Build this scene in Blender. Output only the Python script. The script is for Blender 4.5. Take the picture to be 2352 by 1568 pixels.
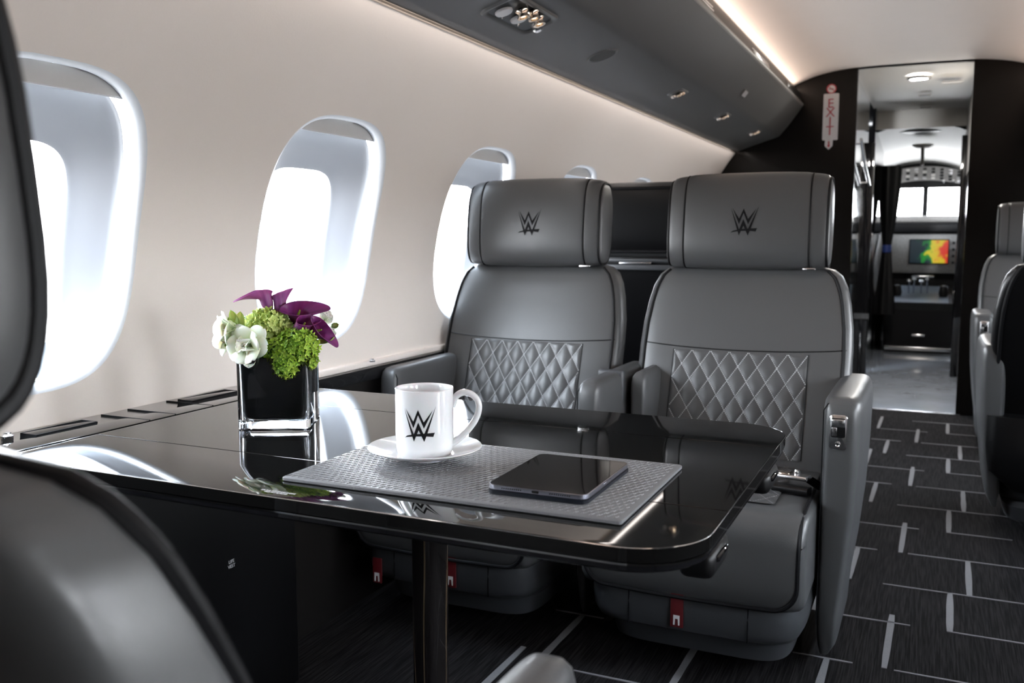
import bpy, bmesh, math, random
from mathutils import Vector, Matrix
from math import sin, cos, pi, sqrt, atan2

random.seed(7)
for o in list(bpy.data.objects): bpy.data.objects.remove(o)
SC = bpy.context.scene
COL = SC.collection

# ------------------------------------------------------------------ camera
YAW, PITCH = math.radians(24.54), math.radians(6.43)
cd = bpy.data.cameras.new('camera'); cam = bpy.data.objects.new('camera', cd); COL.objects.link(cam)
cam.location = (0, 0, 0)
cam.rotation_euler = (pi/2 - PITCH, 0, YAW)
cd.sensor_width = 36; cd.lens = 2120/2352*36
cd.clip_start = .02; cd.clip_end = 200
cd.dof.use_dof = True; cd.dof.focus_distance = 1.5; cd.dof.aperture_fstop = 6.5
SC.camera = cam

# ------------------------------------------------------------------ world, lights, exposure
world = bpy.data.worlds.new('overcast_sky'); SC.world = world; world.use_nodes = True
wn = world.node_tree.nodes; wl = world.node_tree.links
bg = wn['Background']
tc = wn.new('ShaderNodeTexCoord'); sx = wn.new('ShaderNodeSeparateXYZ'); cr = wn.new('ShaderNodeValToRGB')
wl.new(tc.outputs['Generated'], sx.inputs[0]); wl.new(sx.outputs['Z'], cr.inputs[0])
cr.color_ramp.elements[0].position = 0.0; cr.color_ramp.elements[0].color = (.30, .31, .32, 1)
cr.color_ramp.elements[1].position = 1; cr.color_ramp.elements[1].color = (.66, .82, 1, 1)
e_ = cr.color_ramp.elements.new(.485); e_.color = (.30, .31, .32, 1)
e_ = cr.color_ramp.elements.new(.51); e_.color = (.93, .96, 1, 1)
mr = wn.new('ShaderNodeMapRange'); mr.inputs['From Min'].default_value = -1; wl.new(sx.outputs['Z'], mr.inputs['Value']); wl.new(mr.outputs[0], cr.inputs[0])
wl.new(cr.outputs[0], bg.inputs[0]); bg.inputs[1].default_value = 15.0

def area(name, loc, rot, sx_, sy_, power, color):
    l = bpy.data.lights.new(name, 'AREA'); l.shape = 'RECTANGLE'; l.size = sx_; l.size_y = sy_
    l.energy = power; l.color = color
    o = bpy.data.objects.new(name, l); COL.objects.link(o); o.location = loc; o.rotation_euler = rot
    return o
# cove strips hidden behind the trim along both sides of the ceiling
WARM = (1, .76, .62)
area('cove_light', (-.772, 1.5, .832), (0, math.radians(180+82), 0), .018, 8.0, 4.6, WARM)
area('cove_light', (.472, 1.5, .832), (0, math.radians(180-82), 0), .018, 8.0, 4.6, WARM)
# wash strips hidden under the outer edge of both overhead panels, lit as added fill for the side walls
area('wall_wash_light', (-1.045, 1.5, .500), (0, math.radians(22), 0), .02, 8.0, 1.6, (1, .90, .84))
area('wall_wash_light', (.745, 1.5, .500), (0, math.radians(-22), 0), .02, 8.0, 1.6, (1, .90, .84))
SC.view_settings.view_transform = 'Standard'; SC.view_settings.look = 'None'
SC.view_settings.gamma = 1; SC.view_settings.use_curve_mapping = False
SC.view_settings.exposure = 1.5
SC.cycles.max_bounces = 10; SC.cycles.diffuse_bounces = 6; SC.cycles.transparent_max_bounces = 16
SC.cycles.use_denoising = True; SC.cycles.sample_clamp_indirect = 8; SC.cycles.caustics_reflective = False
SC.cycles.caustics_refractive = False

# ------------------------------------------------------------------ materials
MATS = {}
def mat(name, col=(.5, .5, .5), rough=.5, metal=0., coat=0., trans=0., ior=1.5, spec=.5, sss=0., emit=None, es=0., bump=None, sheen=0.):
    if name in MATS: return MATS[name]
    m = bpy.data.materials.new(name); m.use_nodes = True; MATS[name] = m
    N, L = m.node_tree.nodes, m.node_tree.links
    b = N['Principled BSDF']
    b.inputs['Base Color'].default_value = (*col, 1); b.inputs['Roughness'].default_value = rough
    b.inputs['Metallic'].default_value = metal; b.inputs['Coat Weight'].default_value = coat
    b.inputs['Coat Roughness'].default_value = .03
    b.inputs['Transmission Weight'].default_value = trans; b.inputs['IOR'].default_value = ior
    b.inputs['Specular IOR Level'].default_value = spec
    b.inputs['Subsurface Weight'].default_value = sss; b.inputs['Subsurface Scale'].default_value = .01
    b.inputs['Sheen Weight'].default_value = sheen
    if emit: b.inputs['Emission Color'].default_value = (*emit, 1); b.inputs['Emission Strength'].default_value = es
    tcn = N.new('ShaderNodeTexCoord')
    # a little natural variation of colour and fine relief on every surface
    sc_, st_, var = bump if bump else (60, .02, .03)
    nz = N.new('ShaderNodeTexNoise'); nz.inputs['Scale'].default_value = sc_; nz.inputs['Detail'].default_value = 3
    L.new(tcn.outputs['Object'], nz.inputs['Vector'])
    mx = N.new('ShaderNodeMix'); mx.data_type = 'RGBA'
    mx.inputs['A'].default_value = (*[c*(1-var) for c in col], 1); mx.inputs['B'].default_value = (*[min(1, c*(1+var)) for c in col], 1)
    L.new(nz.outputs['Fac'], mx.inputs['Factor']); L.new(mx.outputs['Result'], b.inputs['Base Color'])
    if st_ > 0:
        bp = N.new('ShaderNodeBump'); bp.inputs['Strength'].default_value = st_; bp.inputs['Distance'].default_value = .002
        L.new(nz.outputs['Fac'], bp.inputs['Height']); L.new(bp.outputs[0], b.inputs['Normal'])
    return m

m_wall = mat('cream_wall_panel', (.80, .735, .68), .6, bump=(260, .08, .015))
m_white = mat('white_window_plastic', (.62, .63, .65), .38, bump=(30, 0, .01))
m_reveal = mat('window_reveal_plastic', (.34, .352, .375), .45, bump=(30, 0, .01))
m_shade = mat('grey_shade_panel', (.66, .645, .63), .4)
m_ceil = mat('pale_ceiling_panel', (.78, .735, .695), .55, bump=(8, 0, .02))
m_bin = mat('grey_overhead_panel', (.072, .070, .069), .48, bump=(300, .05, .03))
m_binrim = mat('taupe_overhead_rim', (.16, .145, .13), .4)
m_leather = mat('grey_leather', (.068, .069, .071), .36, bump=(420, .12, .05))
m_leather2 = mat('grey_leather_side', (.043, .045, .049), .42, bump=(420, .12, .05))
m_black_leather = mat('black_leather', (.003, .003, .0035), .33, spec=.35, bump=(300, .10, .1))
m_piping = mat('black_piping', (.004, .004, .005), .5, spec=.2)
m_thread = mat('pale_thread', (.50, .51, .53), .6)
m_gloss = mat('black_gloss_lacquer', (.006, .006, .007), .04, coat=.0, bump=(40, 0, .1))
m_black = mat('satin_black', (.004, .004, .0045), .4, spec=.25)
m_dark = mat('dark_side_panel', (.010, .009, .0085), .45, spec=.25)
m_chrome = mat('polished_chrome', (.85, .85, .86), .20, 1.0)
m_chrome2 = mat('bright_edge_chrome', (.95, .95, .95), .10, 1.0)
m_nickel = mat('warm_polished_metal', (.72, .62, .52), .12, 1.0)
m_china = mat('white_bone_china', (.68, .69, .70), .10, coat=.4, sss=.05, bump=(10, 0, .005))
m_logo = mat('black_print', (.004, .004, .005), .6, spec=.15)
m_red = mat('red_fabric_tab', (.10, .004, .006), .6)
m_white_fab = mat('white_print', (.7, .7, .72), .5)
m_redp = mat('red_print', (.26, .012, .02), .5)
m_sign = mat('white_sign_plastic', (.42, .41, .41), .4)
m_screen = mat('black_screen_glass', (.008, .007, .007), .03, coat=0., bump=(10, 0, .01))
m_alu = mat('lavender_grey_aluminium', (.42, .43, .50), .25, 1.0)
m_case = mat('dark_navy_case', (.005, .007, .012), .5, spec=.2)
m_spathe = None
m_floor2 = mat('grey_marble_tile', (.36, .40, .46), .12, coat=.4, bump=(5, 0, .35))
m_cream = mat('pale_cockpit_lining', (.55, .53, .50), .5)
m_grey = mat('grey_instrument_panel', (.20, .19, .18), .5, bump=(50, .1, .3))
m_mirror = mat('smoked_mirror', (.55, .55, .56), .05, 1.0, bump=(3, 0, .1))
m_lamp = mat('lamp_diffuser', (.9, .9, .9), .5, emit=(1, .97, .92), es=60)
m_spot = mat('reading_lamp_led', (.9, .8, .7), .5, emit=(1, .85, .66), es=9)

def glass(name, col=(1, 1, 1), ior=1.5):
    m = bpy.data.materials.new(name); m.use_nodes = True; MATS[name] = m
    N, L = m.node_tree.nodes, m.node_tree.links; N.clear()
    out = N.new('ShaderNodeOutputMaterial'); g = N.new('ShaderNodeBsdfGlass'); g.inputs['IOR'].default_value = ior
    g.inputs['Color'].default_value = (*col, 1); g.inputs['Roughness'].default_value = 0
    L.new(g.outputs[0], out.inputs[0]); return m
def pane_glass(name):
    m = bpy.data.materials.new(name); m.use_nodes = True; MATS[name] = m
    N, L = m.node_tree.nodes, m.node_tree.links; N.clear()
    out = N.new('ShaderNodeOutputMaterial'); t = N.new('ShaderNodeBsdfTransparent'); g = N.new('ShaderNodeBsdfGlossy')
    g.inputs['Roughness'].default_value = .02; mx = N.new('ShaderNodeMixShader'); fr = N.new('ShaderNodeFresnel'); fr.inputs[0].default_value = 1.25
    L.new(fr.outputs[0], mx.inputs[0]); L.new(t.outputs[0], mx.inputs[1]); L.new(g.outputs[0], mx.inputs[2]); L.new(mx.outputs[0], out.inputs[0])
    return m
m_glass = glass('clear_vase_glass', (.97, .985, 1))
m_pane = pane_glass('window_pane_glass')

def carpet_mat():
    m = mat('dark_ribbed_carpet', (.022, .0205, .021), .95, sheen=0)
    N, L = m.node_tree.nodes, m.node_tree.links; b = N['Principled BSDF']
    tcn = N.new('ShaderNodeTexCoord'); mp = N.new('ShaderNodeMapping'); mp.inputs['Scale'].default_value = (260, 9, 40)
    nz = N.new('ShaderNodeTexNoise'); nz.inputs['Scale'].default_value = 1; nz.inputs['Detail'].default_value = 2
    L.new(tcn.outputs['Object'], mp.inputs[0]); L.new(mp.outputs[0], nz.inputs['Vector'])
    cr = N.new('ShaderNodeValToRGB'); cr.color_ramp.elements[0].position = .38; cr.color_ramp.elements[0].color = (.0035, .0032, .0035, 1)
    cr.color_ramp.elements[1].position = .66; cr.color_ramp.elements[1].color = (.0165, .0148, .0155, 1)
    L.new(nz.outputs['Fac'], cr.inputs[0]); L.new(cr.outputs[0], b.inputs['Base Color'])
    bp = N.new('ShaderNodeBump'); bp.inputs['Strength'].default_value = .6; bp.inputs['Distance'].default_value = .004
    L.new(nz.outputs['Fac'], bp.inputs['Height']); L.new(bp.outputs[0], b.inputs['Normal'])
    b.inputs['Specular IOR Level'].default_value = .1
    return m
m_carpet = carpet_mat()
m_stripe = mat('pale_carpet_yarn', (.16, .157, .162), .9, bump=(400, .5, .25))

def wood_mat():
    m = mat('dark_glossy_wood', (.02, .014, .011), .12, coat=.5)
    N, L = m.node_tree.nodes, m.node_tree.links; b = N['Principled BSDF']
    tcn = N.new('ShaderNodeTexCoord'); mp = N.new('ShaderNodeMapping'); mp.inputs['Scale'].default_value = (9, 9, 1.2)
    wv = N.new('ShaderNodeTexWave'); wv.inputs['Scale'].default_value = 1.6; wv.inputs['Distortion'].default_value = 16; wv.inputs['Detail'].default_value = 1
    wv.inputs['Detail Scale'].default_value = .8
    L.new(tcn.outputs['Object'], mp.inputs[0]); L.new(mp.outputs[0], wv.inputs['Vector'])
    cr = N.new('ShaderNodeValToRGB'); e = cr.color_ramp.elements
    e[0].position = .0; e[0].color = (.006, .005, .005, 1); e[1].position = 1; e[1].color = (.07, .05, .03, 1)
    k = e.new(.95); k.color = (.007, .006, .006, 1)
    L.new(wv.outputs['Fac'], cr.inputs[0]); L.new(cr.outputs[0], b.inputs['Base Color'])
    return m
m_wood = wood_mat()
m_bulk = mat('dark_brown_veneer', (.0035, .0028, .0024), .2, spec=.2, bump=(6, 0, .3))

def carbon_mat():
    m = mat('black_carbon_lacquer', (.01, .01, .01), .035)
    N, L = m.node_tree.nodes, m.node_tree.links; b = N['Principled BSDF']
    tcn = N.new('ShaderNodeTexCoord'); ck = N.new('ShaderNodeTexChecker'); ck.inputs['Scale'].default_value = 640
    ck.inputs['Color1'].default_value = (.0035, .0035, .0037, 1); ck.inputs['Color2'].default_value = (.0065, .0064, .0062, 1)
    L.new(tcn.outputs['Object'], ck.inputs['Vector']); L.new(ck.outputs['Color'], b.inputs['Base Color'])
    for l in list(b.inputs['Normal'].links): L.remove(l)
    return m
m_carbon = carbon_mat()

def embossed_mat():
    m = mat('embossed_grey_leather', (.150, .152, .160), .50, spec=.45, bump=(500, .3, .06))
    return m
m_mat = embossed_mat()

# ------------------------------------------------------------------ geometry helpers
class G:
    """collects verts and faces, then links them as one mesh object"""
    def __init__(s): s.v = []; s.f = []
    def add(s, vs, fs, M=None):
        b = len(s.v)
        s.v += [tuple(M @ Vector(p)) if M else tuple(p) for p in vs]; s.f += [tuple(i+b for i in f) for f in fs]; return s
    def bm(s, bmx, M=None):
        bmx.verts.index_update()
        s.add([v.co[:] for v in bmx.verts], [[v.index for v in f.verts] for f in bmx.faces], M); bmx.free(); return s
    def box(s, x0, x1, y0, y1, z0, z1, bev=0., seg=2, M=None):
        b = bmesh.new(); bmesh.ops.create_cube(b, size=1)
        for v in b.verts: v.co = ((x0+x1)/2+v.co.x*(x1-x0), (y0+y1)/2+v.co.y*(y1-y0), (z0+z1)/2+v.co.z*(z1-z0))
        if bev > 0: bmesh.ops.bevel(b, geom=b.edges[:], offset=bev, segments=seg, profile=.5, affect='EDGES')
        return s.bm(b, M)
    def loft(s, rings, cap=True, closed=True, M=None):
        n = len(rings[0]); vs = [p for r in rings for p in r]; fs = []
        for i in range(len(rings)-1):
            for j in range(n if closed else n-1):
                k = (j+1) % n; fs.append((i*n+j, i*n+k, (i+1)*n+k, (i+1)*n+j))
        if cap and closed: fs.append(tuple(range(n))[::-1]); fs.append(tuple(range((len(rings)-1)*n, len(rings)*n)))
        return s.add(vs, fs, M)
    def tube(s, pts, r, n=8, closed=False, flat=1., M=None):
        P = [Vector(p) for p in pts]; rings = []; m = len(P); ref = None
        for i, p in enumerate(P):
            if closed: t = (P[(i+1) % m]-P[i-1])
            else: t = P[min(i+1, m-1)]-P[max(i-1, 0)]
            t.normalize()
            if ref is None: ref = t.orthogonal().normalized()
            ref = (ref - t*ref.dot(t)); ref = ref.normalized() if ref.length > 1e-6 else t.orthogonal().normalized()
            bt = t.cross(ref); rr = r[i] if isinstance(r, (list, tuple)) else r
            rings.append([tuple(p+ref*cos(2*pi*k/n)*rr+bt*sin(2*pi*k/n)*rr*flat) for k in range(n)])
        if closed:
            vs = [q for r_ in rings for q in r_]; fs = []
            for i in range(m):
                for j in range(n):
                    k = (j+1) % n; i2 = (i+1) % m; fs.append((i*n+j, i*n+k, i2*n+k, i2*n+j))
            return s.add(vs, fs, M)
        return s.loft(rings, True, True, M)
    def lathe(s, prof, n=64, M=None, cap=False):
        rings = [[(r*cos(2*pi*k/n), r*sin(2*pi*k/n), z) for k in range(n)] for r, z in prof]
        return s.loft(rings, cap, True, M)
    def grid(s, fn, nu, nv, M=None):
        vs = [fn(i/nu, j/nv) for i in range(nu+1) for j in range(nv+1)]
        fs = [(i*(nv+1)+j, (i+1)*(nv+1)+j, (i+1)*(nv+1)+j+1, i*(nv+1)+j+1) for i in range(nu) for j in range(nv)]
        return s.add(vs, fs, M)
    def prism(s, poly, d, M=None):
        n = len(poly); vs = [(x, y, 0) for x, y in poly]+[(x, y, d) for x, y in poly]
        fs = [tuple(range(n))[::-1], tuple(range(n, 2*n))]+[(i, (i+1) % n, n+(i+1) % n, n+i) for i in range(n)]
        return s.add(vs, fs, M)
    def ob(s, name, m, parent=None, smooth=True, angle=40, fix=True, **kw):
        me = bpy.data.meshes.new(name); me.from_pydata(s.v, [], s.f)
        if fix:
            b = bmesh.new(); b.from_mesh(me); bmesh.ops.recalc_face_normals(b, faces=b.faces); b.to_mesh(me); b.free()
        me.materials.append(m)
        if smooth:
            me.shade_smooth()
            try: me.set_sharp_from_angle(angle=math.radians(angle))
            except Exception: pass
        o = bpy.data.objects.new(name, me); COL.objects.link(o)
        if parent: o.parent = parent
        for k, v in kw.items(): o[k] = v
        return o

def empty(name, loc=(0, 0, 0), rz=0, **kw):
    o = bpy.data.objects.new(name, None); COL.objects.link(o); o.location = loc; o.rotation_euler = (0, 0, rz)
    o.empty_display_size = .05
    for k, v in kw.items(): o[k] = v
    return o
def thing(name, label, cat, loc=(0, 0, 0), rz=0, group=None):
    o = empty(name, loc, rz, label=label, category=cat)
    if group: o['group'] = group
    return o
def sgnpow(a, p): return math.copysign(abs(a)**p, a)
def sring(cx, cy, hw, hd, n, N=48):
    return [(cx+hw*sgnpow(cos(2*pi*k/N), 2/n), cy+hd*sgnpow(sin(2*pi*k/N), 2/n)) for k in range(N)]
def rrect(hw, hh, r, seg=6, cx=0, cy=0):
    out = []
    for qx, qy, a0 in ((1, 1, 0), (-1, 1, pi/2), (-1, -1, pi), (1, -1, 1.5*pi)):
        for i in range(seg+1):
            a = a0+pi/2*i/seg; out.append((cx+qx*(hw-r)+r*cos(a), cy+qy*(hh-r)+r*sin(a)))
    return out
def interp(x, xs, ys):
    if x <= xs[0]: return ys[0]
    for i in range(len(xs)-1):
        if x <= xs[i+1]:
            t = (x-xs[i])/(xs[i+1]-xs[i]); return ys[i]*(1-t)+ys[i+1]*t
    return ys[-1]
def text(body, size, loc, rot, m, parent, name='lettering', ext=.0003, align='CENTER', sx=1.):
    c = bpy.data.curves.new(name, 'FONT'); c.body = body; c.size = size; c.extrude = ext; c.align_x = align; c.align_y = 'CENTER'
    c.materials.append(m); o = bpy.data.objects.new(name, c); COL.objects.link(o); o.location = loc; o.rotation_euler = rot
    o.scale = (sx, 1, 1)
    dg = bpy.context.evaluated_depsgraph_get(); me = bpy.data.meshes.new_from_object(o.evaluated_get(dg))
    q = bpy.data.objects.new(name, me); COL.objects.link(q); q.location = loc; q.rotation_euler = rot; q.scale = (sx, 1, 1)
    bpy.data.objects.remove(o); bpy.data.curves.remove(c)
    if parent: q.parent = parent
    return q

# emblem outline, in units of its own width, origin at its centre (x right, y up)
EMB = [[(375, 255), (645, 665), (805, 285), (985, 680), (1285, 290), (990, 885), (805, 455), (650, 880)],
       [(320, 250), (662, 1075), (662, 1310), (580, 1085)],
       [(662, 1075), (808, 685), (820, 940), (662, 1310)],
       [(808, 685), (985, 1085), (995, 1315), (820, 940)],
       [(985, 1085), (1385, 170), (1100, 1040), (995, 1315)],
       [(330, 1205), (420, 1130), (580, 1090), (760, 1062), (900, 1050), (1100, 1040), (1340, 1030), (1285, 1165), (1050, 1135), (900, 1136), (730, 1140), (600, 1155), (420, 1180)]]
def emblem(width, fn, cuts=3):
    """fn maps flat (x, y) to a 3D point on the carrier surface"""
    g = G()
    for i, poly in enumerate(EMB):
        b = bmesh.new(); vs = [b.verts.new(((x-850)/1065*width, -(y-742)/1065*width, 0)) for x, y in poly]
        f = b.faces.new(vs); bmesh.ops.triangulate(b, faces=[f])
        bmesh.ops.subdivide_edges(b, edges=b.edges[:], cuts=cuts, use_grid_fill=True)
        bmesh.ops.triangulate(b, faces=b.faces[:])
        for v in b.verts: v.co = fn(v.co.x, v.co.y)
        g.bm(b)
    return g

# ------------------------------------------------------------------ setting
XC, ZC, RW = -.15, -.25, 1.203
FLOOR = -.97; YB = 5.56; Y0 = -2.9
def cyl(y, s, d=0., side=-1):
    a = s/RW; r = RW+d; return (XC+side*r*cos(a), y, ZC+r*sin(a))

G().box(-1.5, 1.2, Y0-.1, YB+.02, FLOOR-.06, FLOOR).ob('floor', m_carpet, None, False, kind='structure')
flo = bpy.data.objects['floor']

WY = [-2.12, -1.33, -.54, .25, 1.035, 1.815, 2.605, 3.395, 4.19, 4.98]
OH, OV, OS = .212, .262, .266         # half size and centre of the opening
PH, PV, PS = .140, .178, .212         # half size and centre of the pane
NW = 64
def outline(k, hw, hv, n):
    a = 2*pi*k/NW; return hw*sgnpow(cos(a), 2/n), hv*sgnpow(sin(a), 2/n)
S0, S1 = -.085, .84
for side, wname in ((-1, 'wall_left'), (1, 'wall_right')):
    g = G()
    for i, yc in enumerate(WY):
        ya = Y0 if i == 0 else (WY[i-1]+yc)/2
        yb = YB if i == len(WY)-1 else (yc+WY[i+1])/2
        rings = []
        for t in (0, .12, .35, .65, 1):
            ring = []
            for k in range(NW):
                ox, os_ = outline(k, OH+.014, OV+.014, 3.0)
                # boundary point of the bay on the same direction
                tx = ((yb-yc) if ox > 0 else (yc-ya))/max(abs(ox), 1e-6)
                ts = ((S1-OS) if os_ > 0 else (OS-S0))/max(abs(os_), 1e-6)
                q = min(tx, ts)
                bx, bs = ox*q, os_*q
                ring.append((yc+ox*(1-t)+bx*t, OS+os_*(1-t)+bs*t))
            rings.append(ring)
        # corners of the bay so that neighbouring bays close up
        pts = [[cyl(y, s, 0, side) for y, s in r] for r in rings]
        g.loft(pts, cap=False)
        b0 = len(g.v)-NW
        for cy_, cs in ((yb, S1), (ya, S1), (ya, S0), (yb, S0)):
            # corner triangle between the two boundary points that straddle the corner
            best = None
            for k in range(NW):
                y1, s1 = rings[-1][k]; y2, s2 = rings[-1][(k+1) % NW]
                if (abs(y1-cy_) < 1e-5 or abs(s1-cs) < 1e-5) and (abs(y2-cy_) < 1e-5 or abs(s2-cs) < 1e-5) and not (abs(y1-y2) < 1e-5 or abs(s1-s2) < 1e-5):
                    if (y1-cy_)**2+(s1-cs)**2 < .1: best = k
            if best is not None:
                g.v.append(cyl(cy_, cs, 0, side)); g.f.append((b0+best, b0+(best+1) % NW, len(g.v)-1))
    # hidden upper shell up to the crown, and the lower side wall down to the floor
    xe, ze = cyl(0, S1, 0, side)[0], cyl(0, S1, 0, side)[2]
    g.loft([[(x, y, z) for x, z in ((xe, ze), (XC+side*1.0, .66), (XC+side*.96, 1.0), (XC-side*.002, 1.0))] for y in (Y0, YB)], cap=False, closed=False)
    g.ob(wname, m_wall, None, angle=60, fix=False, kind='structure')
    lo = G(); xw = XC+side*1.2
    lo.grid(lambda u, v: (xw+side*.012, Y0+(YB-Y0)*u, FLOOR+(-.332-FLOOR)*v), 1, 1)
    lo.ob('dark_side_wall', m_dark, bpy.data.objects[wname], False, fix=False)
    # black capping strip and its pale lip along the foot of the light panel
    t = empty('trim_1' if side < 0 else 'trim_2', (0, 0, 0), kind='structure')
    a, b = sorted((xw+side*.0, xw-side*.022))
    G().box(a, b, Y0, YB, -.372, -.338, .004).ob('black_capping', m_gloss, t, kind='structure')
    a, b = sorted((xw+side*.005, xw-side*.010))
    G().box(a, b, Y0, YB, -.338, -.322, .004).ob('pale_lip', m_wall, t, kind='structure')
    for i, yc in enumerate(WY):
        w = empty('window_%d' % (i+1 if side < 0 else i+1+len(WY)), (0, 0, 0), kind='structure')
        prof = [(-.014, 0), (-.010, .0015), (-.005, .005), (-.001, .011), (.000, .017), (.0015, .034), (.0015, .0342)]
        R = G(); rr = []
        for o_, d in prof:
            rr.append([cyl(yc+outline(k, OH-o_, OV-o_, 3.0)[0], OS+outline(k, OH-o_, OV-o_, 3.0)[1], d, side) for k in range(NW)])
        R.loft(rr, cap=False).ob('window_surround', m_white, w, fix=False)
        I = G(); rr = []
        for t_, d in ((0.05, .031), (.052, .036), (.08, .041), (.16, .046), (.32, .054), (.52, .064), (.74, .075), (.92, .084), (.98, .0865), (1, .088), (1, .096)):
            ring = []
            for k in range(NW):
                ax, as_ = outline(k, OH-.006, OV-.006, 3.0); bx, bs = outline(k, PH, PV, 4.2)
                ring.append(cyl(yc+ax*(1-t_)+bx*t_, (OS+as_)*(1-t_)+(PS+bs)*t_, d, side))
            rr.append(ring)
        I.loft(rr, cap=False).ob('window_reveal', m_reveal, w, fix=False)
        Pn = G(); rr = []
        for q in (1.0, .66, .33, .02):
            rr.append([cyl(yc+outline(k, PH*q, PV*q, 4.2)[0], PS+outline(k, PH*q, PV*q, 4.2)[1], .092, side) for k in range(NW)])
        Pn.loft(rr, cap=False).ob('window_pane', m_pane, w, fix=False)
        Sh = G()
        def shf(u, v):
            s_ = OS+OV-.036+.034*v if i > 2 else OS+OV-.522+.520*v  # windows behind the camera: unseen shades, added shut to block stray light
            hw_ = OH*(max(0, 1-abs((s_-OS)/OV)**3.0))**(1/3.0)
            return cyl(yc+hw_*(2*u-1), s_, .020+.004*v, side)
        Sh.grid(shf, 24, 6); Sh.ob('window_shade', m_shade, w, fix=False)
        sl = G().tube([cyl(yc+OH*.76*(2*u/10-1), OS+OV-.037, .019, side) for u in range(11)], .0014, 6)
        sl.ob('shade_rail', m_white, w)

# ceiling
def ceilz(x): return .937-.085*(abs(x-XC)/.63)**4
g = G().grid(lambda u, v: (XC-.76+1.52*u, Y0+(YB-Y0)*v, ceilz(XC-.76+1.52*u)), 48, 1)
g.ob('ceiling', m_ceil, None, fix=False, kind='structure')

# bulkheads
def archpoly(x0, x1, n=20):
    """outline between x0 and x1 from floor up to shell / ceiling"""
    return None
def shellz(x):
    return ZC+sqrt(max(0, (RW+.0)**2-(x-XC)**2))
def bulk(name, xa, xb, y, th, m, top, zb=FLOOR):
    n = 24; pts = [(xa+(xb-xa)*i/n, top(xa+(xb-xa)*i/n)) for i in range(n+1)]
    poly = [(xa, zb)]+pts+[(xb, zb)]
    poly = poly[::-1]
    M = Matrix(((1, 0, 0, 0), (0, 0, 1, y), (0, 1, 0, 0), (0, 0, 0, 1)))
    return G().prism(poly, th, M).ob(name, m, None, False, kind='structure')
bulk('wall_front_left', XC-1.195, -.433, YB, .04, m_bulk, lambda x: 1.0 if abs(x-XC) < .97 else shellz(x)+.02)
bulk('wall_front_right', .141, XC+1.195, YB, .04, m_bulk, lambda x: 1.0 if abs(x-XC) < .97 else shellz(x)+.02)
bulk('wall_back', XC-1.2, XC+1.2, Y0-.04, .04, m_bulk, lambda x: 1.0 if abs(x-XC) < .97 else shellz(x)+.02)

# overhead panels (left one is seen, right one mirrors it)
def overhead(side, name, label):
    t = thing(name, label, 'overhead unit')
    f = lambda x: (x if side < 0 else 2*XC-x)
    P = [(-1.092, .496), (-1.084, .500), (-.99, .531), (-.862, .571), (-.846, .578), (-.836, .590), (-.800, .632), (-.765, .680), (-.735, .722), (-.724, .738)]
    prof = [(f(x), z) for x, z in P]
    ends = (Y0, YB-.004)
    def ring(y, k=1.): return [(x, y, z) for x, z in prof]+[(f(-.80), y, .738), (f(-1.0), y, .60)]
    G().loft([ring(ends[0]), ring(ends[1])]).ob('panel_shell', m_bin, t, angle=30)
    R = [(f(x), z) for x, z in ((-.7245, .7385), (-.7195, .744), (-.7185, .752), (-.723, .758), (-.74, .760), (-.78, .758), (-.79, .741))]
    G().loft([[(x, ends[0], z) for x, z in R], [(x, ends[1], z) for x, z in R]]).ob('top_rim', m_binrim, t, angle=40)
    R = [(f(x), z) for x, z in ((-.728, .760), (-.738, .795), (-.748, .824), (-.752, .828), (-.757, .826), (-.757, .760))]
    G().loft([[(x, ends[0], z) for x, z in R], [(x, ends[1], z) for x, z in R]]).ob('black_light_baffle', m_black, t, angle=30)
    R = [(f(x), z) for x, z in ((-1.086, .492), (-1.096, .492), (-1.096, .506), (-1.086, .502))]
    G().loft([[(x, ends[0], z) for x, z in R], [(x, ends[1], z) for x, z in R]]).ob('edge_strip', m_nickel, t, False)
    return t
ohl = overhead(-1, 'overhead_service_unit', 'long grey overhead service panel running above the left windows')
ohr = overhead(1, 'overhead_service_unit', 'grey overhead service panel above the right side of the cabin')

# chrome vent slots in the black baffle
for (y0, y1, lab) in ((2.78, 2.98, 'bright slot nearest the camera'), (3.02, 3.26, ''), (4.02, 4.42, ''), ):
    g = G()
    Mx = Matrix.Translation((-.7265, 0, .752))
    for zz in (.766, .779):
        g.box(-.7325-(zz-.766)*.28, -.7275-(zz-.766)*.28, y0, y1, zz, zz+.007, .002)
    g.ob('vent_slot', m_chrome, ohl)
G().lathe([(0, 0), (.02, 0), (.022, .004), (.012, .010), (0, .010)], 20, Matrix.Translation((-.722, 4.92, .772)) @ Matrix.Rotation(math.radians(72), 4, 'Y')).ob('catch', m_binrim, ohl)

# plane of the lower face of the left panel: origin, along y, up the slope, normal pointing down
e1 = Vector((-.84+1.086, 0, .578-.500)).normalized(); nd = Vector((e1.z, 0, -e1.x))
def onface(x, y, d=0.):
    z = .500+(x+1.084)*(.578-.500)/(-.846+1.084)*1.0
    return Vector((x, y, z))+nd*d
def face_mat(x, y, d=0.):
    o = onface(x, y, d)
    M = Matrix.Identity(4); ey = Vector((0, 1, 0))
    for i in range(3): M[i][0] = e1[i]; M[i][1] = ey[i]; M[i][2] = nd[i]; M[i][3] = o[i]
    return M
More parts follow.
